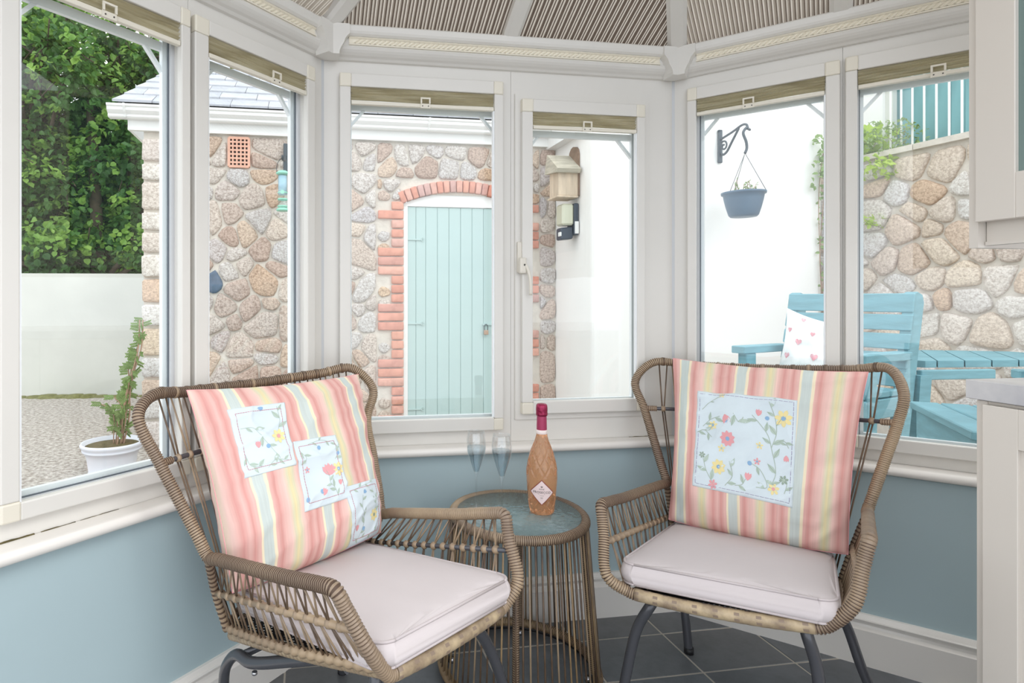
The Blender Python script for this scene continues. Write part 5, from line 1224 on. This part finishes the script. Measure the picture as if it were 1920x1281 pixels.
seat_cushion(TRc, seatq(cR, lowR), 'pale grey lilac seat pad on the right rattan armchair', seed=1)
seat_cushion(TLc, seatq(cL, lowL), 'pale grey lilac seat pad on the left rattan armchair nearest the camera', seed=5)
# ------------------------------------------------------------------ scatter cushions
stripemat('stripes_right', .86, 3.05); stripemat('stripes_left', .63, 2.9)
def lplane(T, y0, z0, y1, z1):
    """plane in chair space through (y0,z0),(y1,z1), level in x -> world point+normal"""
    a, b_, c = T(V((0, y0, z0))), T(V((1, y0, z0))), T(V((0, y1, z1))); n = (b_ - a).cross(c - a).normalized(); return a, n
def pillow_from(T, px, yz, T_, seed, tl=None, ofs=0, **kw):
    a, n = lplane(T, *yz)
    if n.dot(C0 - a) < 0: n = -n
    return Pillow([onp(u, v, a, n) for u, v in px], n, T_, seed, **kw), n
pR, nR = pillow_from(TRc, [(1262, 672), (1628, 698), (1590, 1040), (1254, 974)], (.10, .45, .31, .88), .078, 1)
uR = empty('striped_cushion', pR.c[3].lerp(pR.c[2], .5), 'pink, sage and cream striped cushion with one large floral square, on the right armchair', 'cushion')
pR.body(uR, 'stripes_right', 56)
Patch(pR, [(-.66, .52), (.40, .50), (.44, -.68), (-.66, -.62)]).build(uR, deco_big, asp=1.0)
pL, nL = pillow_from(TLc, [(350, 732), (672, 702), (714, 998), (436, 1112)], (.10, .44, .31, .87), .078, 2)
uL = empty('striped_cushion', pL.c[3].lerp(pL.c[2], .5), 'pink, sage and cream striped cushion with three stepped floral patches, on the left armchair', 'cushion')
pL.wr = .0055; pL.T = .088; pL.body(uL, 'stripes_left', 56)
PL = [Patch(pL, [(-.55, .70), (.05, .74), (.20, .06), (-.42, -.02)]), Patch(pL, [(.20, .30), (.64, .27), (.70, -.38), (.24, -.44)], .0022), Patch(pL, [(.70, -.26), (1.0, -.26), (.97, -.86), (.62, -.86)], .0028)]
def inv(pil, u, v):
    """find cushion (a,b) whose surface point projects to photo pixel (u,v)"""
    best = None
    A = Bc = 0.0; st = .5
    def err(a, b_):
        p = pil.P(a, b_) - C0; D = p.dot(FV); return (CX + F * p.dot(RV) / D - u) ** 2 + (HY - F * p.z / D - v) ** 2
    cur = min(((err(i / 6, j / 6), i / 6, j / 6) for i in range(-6, 7) for j in range(-6, 7)))
    st = .1
    while st > 1e-3:
        c2 = min((err(max(-.995, min(.995, cur[1] + di * st)), max(-.995, min(.995, cur[2] + dj * st))), max(-.995, min(.995, cur[1] + di * st)), max(-.995, min(.995, cur[2] + dj * st))) for di in (-1, 0, 1) for dj in (-1, 0, 1))
        if c2[0] < cur[0] - 1e-9: cur = c2
        else: st /= 2
    return (cur[1], cur[2])
for pt_, px, dc in ((PL[0], [(425, 769), (533, 755), (555, 872), (458, 898)], deco_a), (PL[1], [(549, 829), (628, 816), (652, 934), (571, 961)], deco_b), (PL[2], [(646, 914), (703, 898), (709, 1012), (647, 1032)], deco_c)):
    pt_.q = [inv(pL, u, v) for u, v in px]; pt_.build(uL, dc, 'stitch_pink', asp=.85, inset=.09)
# heart cushion outside
pa_ = SP + sf * .30 + sw * .3; nh = (C0 - (SP + sw * .4)); nh.z = 0; nh.normalize(); nh = (nh + V((0, 0, .25))).normalized()
hp0 = SP + sf * .26 + sw * .45 + V((0, 0, .75))
ph = Pillow([onp(u, v, hp0, nh) for u, v in ((1476, 578), (1590, 612), (1570, 716), (1456, 700))], nh, .05, 9, wr=.008, pinch=.10)
uh = empty('heart_cushion', ph.c[3].lerp(ph.c[2], .5), 'white cushion printed with pink hearts on the teal garden chair', 'cushion')
ph.body(uh, 'heart_cloth', 26)
bm = B()
for (u, v, s_) in ((1507, 600, 1), (1481, 618, 1), (1524, 627, 1), (1497, 641, 1.3), (1475, 666, 1.2), (1526, 670, 1.5), (1500, 690, 1), (1550, 650, 1.2), (1556, 690, 1.2)):
    a, b_ = inv(ph, u, v); k = .085 * s_
    pts = [(a + k * 16 * sin(t) ** 3 / 16, b_ + k * (13 * cos(t) - 5 * cos(2 * t) - 2 * cos(3 * t) - cos(4 * t)) / 16) for t in [2 * pi * i / 14 for i in range(14)]]
    bm.faces.new([bm.verts.new(ph.P(max(-.97, min(.97, x)), max(-.97, min(.97, y)), 1, .003)) for x, y in pts])
put('heart_print', bm, 'heart', uh, norm=False)
# ================================================================== side table
TC_ = V((.631, 1.696, 0)); TZ_ = .478; RT, RB = .206, .241
tb = empty('rattan_side_table', TC_, 'round rattan side table with corded sides and textured glass top', 'table')
circ = lambda r_, z_, n=96: [TC_ + V((r_ * cos(2 * pi * i / n), r_ * sin(2 * pi * i / n), z_)) for i in range(n + 1)]
bm = B(); wrap(bm, circ(RT - .0125, TZ_ - .008), .0135, .0055, 12, closed=True, raw=True); put('top_ring', bm, ['rattan', 'groove'], tb)
bm = B(); wrap(bm, circ(RB - .013, .024), .0135, .0055, 12, closed=True, raw=True); put('bottom_ring', bm, ['rattan_light', 'groove'], tb)
bm = B(); lathe(bm, [(0, -.006), (RT - .022, -.006), (RT - .021, -.003), (RT - .022, 0), (0, 0)], TC_ + V((0, 0, TZ_)), 64); put('glass_top', bm, 'table_glass', tb)
bm = B(); tube(bm, circ(RB - .013, .008)[:-1], .007, 8, closed=True); put('base_ring', bm, 'base_black', tb)
NC = 74; rnd = random.Random(12)
for i in range(NC):
    a = 2 * pi * i / NC; d = V((cos(a), sin(a), 0))
    for s_ in (0,):
        tt = V((-d.y, d.x, 0)) * s_; bm = B(); line(bm, TC_ + d * (RT - .006) + tt + V((0, 0, TZ_ - .014)), TC_ + d * (RB - .006) + tt * .9 + V((0, 0, .026)), .0026, 6)
        put('cord', bm, ('rattan_dark', 'rattan', 'rattan_dark', 'rattan_light')[rnd.randrange(4)], tb, smooth=True)
for a in (-22, 68, 158, 248):
    a = radians(a); d = V((cos(a), sin(a), 0)); bm = B(); wrap(bm, [TC_ + d * (RT - .020) + V((0, 0, TZ_ - .012)), TC_ + d * (RB - .024) + V((0, 0, .024))], .0095, .006, 10); put('post', bm, ['rattan', 'groove'], tb)
    bm = B(); lathe(bm, [(0, .0), (.010, 0), (.010, .012), (0, .012)], TC_ + d * (RB - .04), 12); put('glide', bm, 'chrome', tb)
# ------------------------------------------------------------------ bottle
bc = V((.702, 1.687, TZ_)); bt = empty('sparkling_wine_bottle', bc, 'pink sparkling wine bottle with diamond cut glass, magenta foil and diamond label', 'bottle')
k = .0395 / .0395
prof = [(0, .006), (.030, 0), (.034, .002), (.037, .010), (.0405, .040), (.0435, .075), (.0455, .105), (.0450, .130), (.041, .155), (.0345, .180), (.027, .200), (.0195, .220), (.0165, .232), (.0155, .245), (.0150, .250)]
pp = [V((r_, 0, z_)) for r_, z_ in prof[1:]]; pp = resample(catmull(pp, .006), .0025); pr2 = [(0, .006)] + [(p.x, p.z) for p in pp]
def facet(k_, z_):
    if z_ < .004: return 1
    a = k_ / 144 * 2 * pi; w_ = 9
    u_ = (a * w_ / (2 * pi) + z_ * 21) % 1; v_ = (a * w_ / (2 * pi) - z_ * 21) % 1
    g = min(min(u_, 1 - u_), min(v_, 1 - v_)); am = .085 * (1 if (z_ < .05 or z_ > .115) else .12)
    return 1 - am * max(0, 1 - g / .13)
bm = B(); lathe(bm, pr2, bc, 144, rfun=facet); put('cut_glass_body', bm, 'wine_bottle', bt)
bm = B(); lathe(bm, [(.0160, .236), (.0163, .2365), (.0160, .248), (.0155, .2482)], bc, 32); put('neck_label', bm, 'neck_label', bt)
bm = B(); lathe(bm, [(.0152, .248), (.0150, .262), (.0143, .290), (.0142, .292)], bc, 28); put('foil_neck', bm, 'foil_neck', bt)
bm = B(); rf = random.Random(2); jj = {}
def cr(k_, z_): return 1 + .03 * noise.noise(V((k_ * .9, z_ * 200, 0)))
lathe(bm, [(.0143, .289), (.0168, .291), (.0172, .296), (.0165, .302), (.0172, .306), (.0170, .314), (.0162, .322), (.013, .3255), (.006, .3262), (0, .3262)], bc, 28, rfun=cr); put('foil_cap', bm, 'foil', bt)
# diamond label on the side facing the camera
fa = atan2(-bc.y, -bc.x) ; hz = .072
def cyl(x, z, off):  # x metres across, wrapped on the bottle
    rr = .0452 + off; a = fa + x / rr; return bc + V((rr * cos(a), rr * sin(a), z))
def dia(bm, w_, h_, off, mi=0, n=10):
    rows = []
    for j in range(-n, n + 1):
        y = j / n; hw = w_ * (1 - abs(y)); rows.append([bm.verts.new(cyl(hw * i / 4, hz + y * h_, off)) for i in range(-4, 5)])
    for a, b_ in zip(rows, rows[1:]):
        for i in range(8): bm.faces.new([a[i], a[i + 1], b_[i + 1], b_[i]]).material_index = mi
bm = B(); dia(bm, .0375, .0375, .0006); lb = put('diamond_label', bm, 'label_edge', bt, smooth=True)
bm = B(); dia(bm, .0345, .0345, .0011); put('label_face', bm, 'label', lb, smooth=True)
def text(body, size, zc, off=.0017, sp=1.0):
    cu = bpy.data.curves.new('t', 'FONT'); cu.body = body; cu.size = size; cu.align_x = 'CENTER'; cu.align_y = 'CENTER'; cu.space_character = sp
    ob_ = bpy.data.objects.new('t', cu); COL.objects.link(ob_); dg = bpy.context.evaluated_depsgraph_get(); me = bpy.data.meshes.new_from_object(ob_.evaluated_get(dg)); bpy.data.objects.remove(ob_)
    bm = B(); bm.from_mesh(me); bmesh.ops.triangulate(bm, faces=bm.faces)
    for v in bm.verts: v.co = cyl(v.co.x, zc + v.co.y, off)
    put('lettering', bm, 'ink', lb, norm=False)
text('PROSECCO', .0094, hz + .0005, sp=1.12); text('ROSÉ', .0052, hz + .0098, sp=1.3)
bm = B()
for a in (-.9, -.45, 0, .45, .9): line(bm, cyl(0, hz + .0150, .0018), cyl(.0048 * sin(a), hz + .0150 + .0046 * cos(a), .0018), .00035, 4)
line(bm, cyl(-.011, hz - .0052, .0018), cyl(.011, hz - .0052, .0018), .0002, 4)
for y_, w_ in ((-.0090, .006), (-.0145, .004), (-.0165, .003)): line(bm, cyl(-w_, hz + y_, .0018), cyl(w_, hz + y_, .0018), .0003, 4)
pass; put('crest', bm, 'ink', lb)
# ------------------------------------------------------------------ flutes
def flute(c, label):
    c = V(c); r = empty('champagne_flute', c, label, 'glass', 'champagne flutes on the side table')
    bm = B(); lathe(bm, [(0, .0012), (.030, .0008), (.032, .0015), (.030, .003), (.012, .005), (.0045, .010), (.0032, .03), (.0030, .085), (.0036, .100), (.0065, .110), (.0068, .113)], c, 28); put('stem_and_foot', bm, 'wine_glass', r, loc=c)
    bp_ = [(.0030, .108), (.0068, .113), (.012, .128), (.021, .155), (.0275, .180), (.0295, .200), (.0285, .220), (.0255, .240)]
    P = resample(catmull([V((a, 0, z)) for a, z in bp_], .005), .006); q = [(p.x, p.z) for p in P]; inn = [(max(a - .0011, .0005), z) for a, z in q[::-1]]
    bm = B(); lathe(bm, q + inn[:-2], c, 36); put('bowl', bm, 'wine_glass', r, loc=c)
    lv = [(a - .0016, z) for a, z in q if .116 < z < .198]
    bm = B(); lathe(bm, [(0, .117)] + lv + [(0, lv[-1][1])], c, 32); put('fizz', bm, 'fizz', r, loc=c)
flute((.511, 1.730, TZ_), 'tall clear champagne flute, the left one of the two, filled with pale fizz')
flute((.573, 1.676, TZ_), 'tall clear champagne flute standing nearer the pink bottle, filled with pale fizz')
# ================================================================== kitchen units at the right edge
kc = empty('base_cabinet', (1.41, .7, 0), 'pale stone coloured shaker base cabinet under the marble effect worktop', 'cabinet')
XF = 1.41
bm = B(); boxf(bm, (XF, .0, .0), (.59, 0, 0), (0, 1.03, 0), (0, 0, .905)); put('carcass', bm, 'cab', kc)
bm = B(); boxf(bm, (XF - .002, 1.03, 0), (.59, 0, 0), (0, .020, 0), (0, 0, .905)); put('end_panel', bm, 'cab', kc)
for (y0, y1) in ((.585, 1.027), (.138, .580)):
    dd = empty('door', (XF, (y0 + y1) / 2, .1)); dd.parent = kc; dd.location = ORIG[dd.name] - ORIG[kc.name]
    for nm, (a, b_, c, d) in (('stile', (y1 - .062, y1, .1, .90)), ('stile', (y0, y0 + .062, .1, .90)), ('top_rail', (y0 + .062, y1 - .062, .820, .90)), ('bottom_rail', (y0 + .062, y1 - .062, .1, .18))):
        bm = B(); boxf(bm, (XF - .020, a, c), (.020, 0, 0), (0, b_ - a, 0), (0, 0, d - c)); bmesh.ops.recalc_face_normals(bm, faces=bm.faces); bevel(bm, .0012, 1); put(nm, bm, 'cab', dd)
    bm = B(); boxf(bm, (XF - .012, y0 + .062, .18), (.01, 0, 0), (0, y1 - y0 - .124, 0), (0, 0, .64)); put('recessed_panel', bm, 'cab', dd)
wt = empty('worktop', (1.7, .6, .907), 'pale marble effect worktop on the base cabinet', 'worktop')
bm = B(); boxf(bm, (1.393, .0, .908), (.63, 0, 0), (0, 1.061, 0), (0, 0, .040)); bmesh.ops.recalc_face_normals(bm, faces=bm.faces); bevel(bm, .0015, 1); put('slab', bm, 'worktop', wt)
XU = 1.47; c1 = onx(1817, 466, XU); yE = c1.y; zE = c1.z; zD = onx(1829, 418, XU).z; yD = onx(1829, 418, XU).y - .0
wu = empty('wall_cabinet', (XU, .7, zE), 'pale stone coloured wall cabinet with a glazed door', 'cabinet')
bm = B(); boxf(bm, (XU, yE - .018, zE), (.34, 0, 0), (0, .018, 0), (0, 0, 1.0)); put('end_panel', bm, 'cab', wu)
bm = B(); boxf(bm, (XU + .02, .0, zE + .005), (.016, 0, 0), (0, yE - .02, 0), (0, 0, zD - zE + .01)); boxf(bm, (XU + .016, .0, zE + .005), (.006, 0, 0), (0, yE - .02, 0), (0, 0, .008)); put('pelmet', bm, 'cab', wu)
bm = B(); boxf(bm, (XU + .012, .0, zD + .004), (.33, 0, 0), (0, yE - .019, 0), (0, 0, .96)); put('carcass', bm, 'cab', wu)
dd = empty('glazed_door', (XU, .7, zD)); dd.parent = wu; dd.location = ORIG[dd.name] - ORIG[wu.name]
yd1 = yE - .019; XD = XU - .010
zg = onx(1903, 322, XD).z; yg = onx(1903, 322, XD).y
for nm, (a, b_, c, d) in (('stile', (yg, yd1, zD, zD + 1)), ('stile', (yd1 - .45, yd1 - .39, zD, zD + 1)), ('bottom_rail', (yd1 - .39, yg, zD, zg)), ('top_rail', (yd1 - .39, yg, zD + .93, zD + 1))):
    bm = B(); boxf(bm, (XD, a, c), (.021, 0, 0), (0, b_ - a, 0), (0, 0, d - c)); bmesh.ops.recalc_face_normals(bm, faces=bm.faces); bevel(bm, .0015, 1); put(nm, bm, 'cab', dd)
bm = B(); boxf(bm, (XD + .009, yd1 - .39, zg), (.004, 0, 0), (0, yg - yd1 + .39, 0), (0, 0, .93 - zg + zD)); put('door_glass', bm, 'cab_glass', dd)
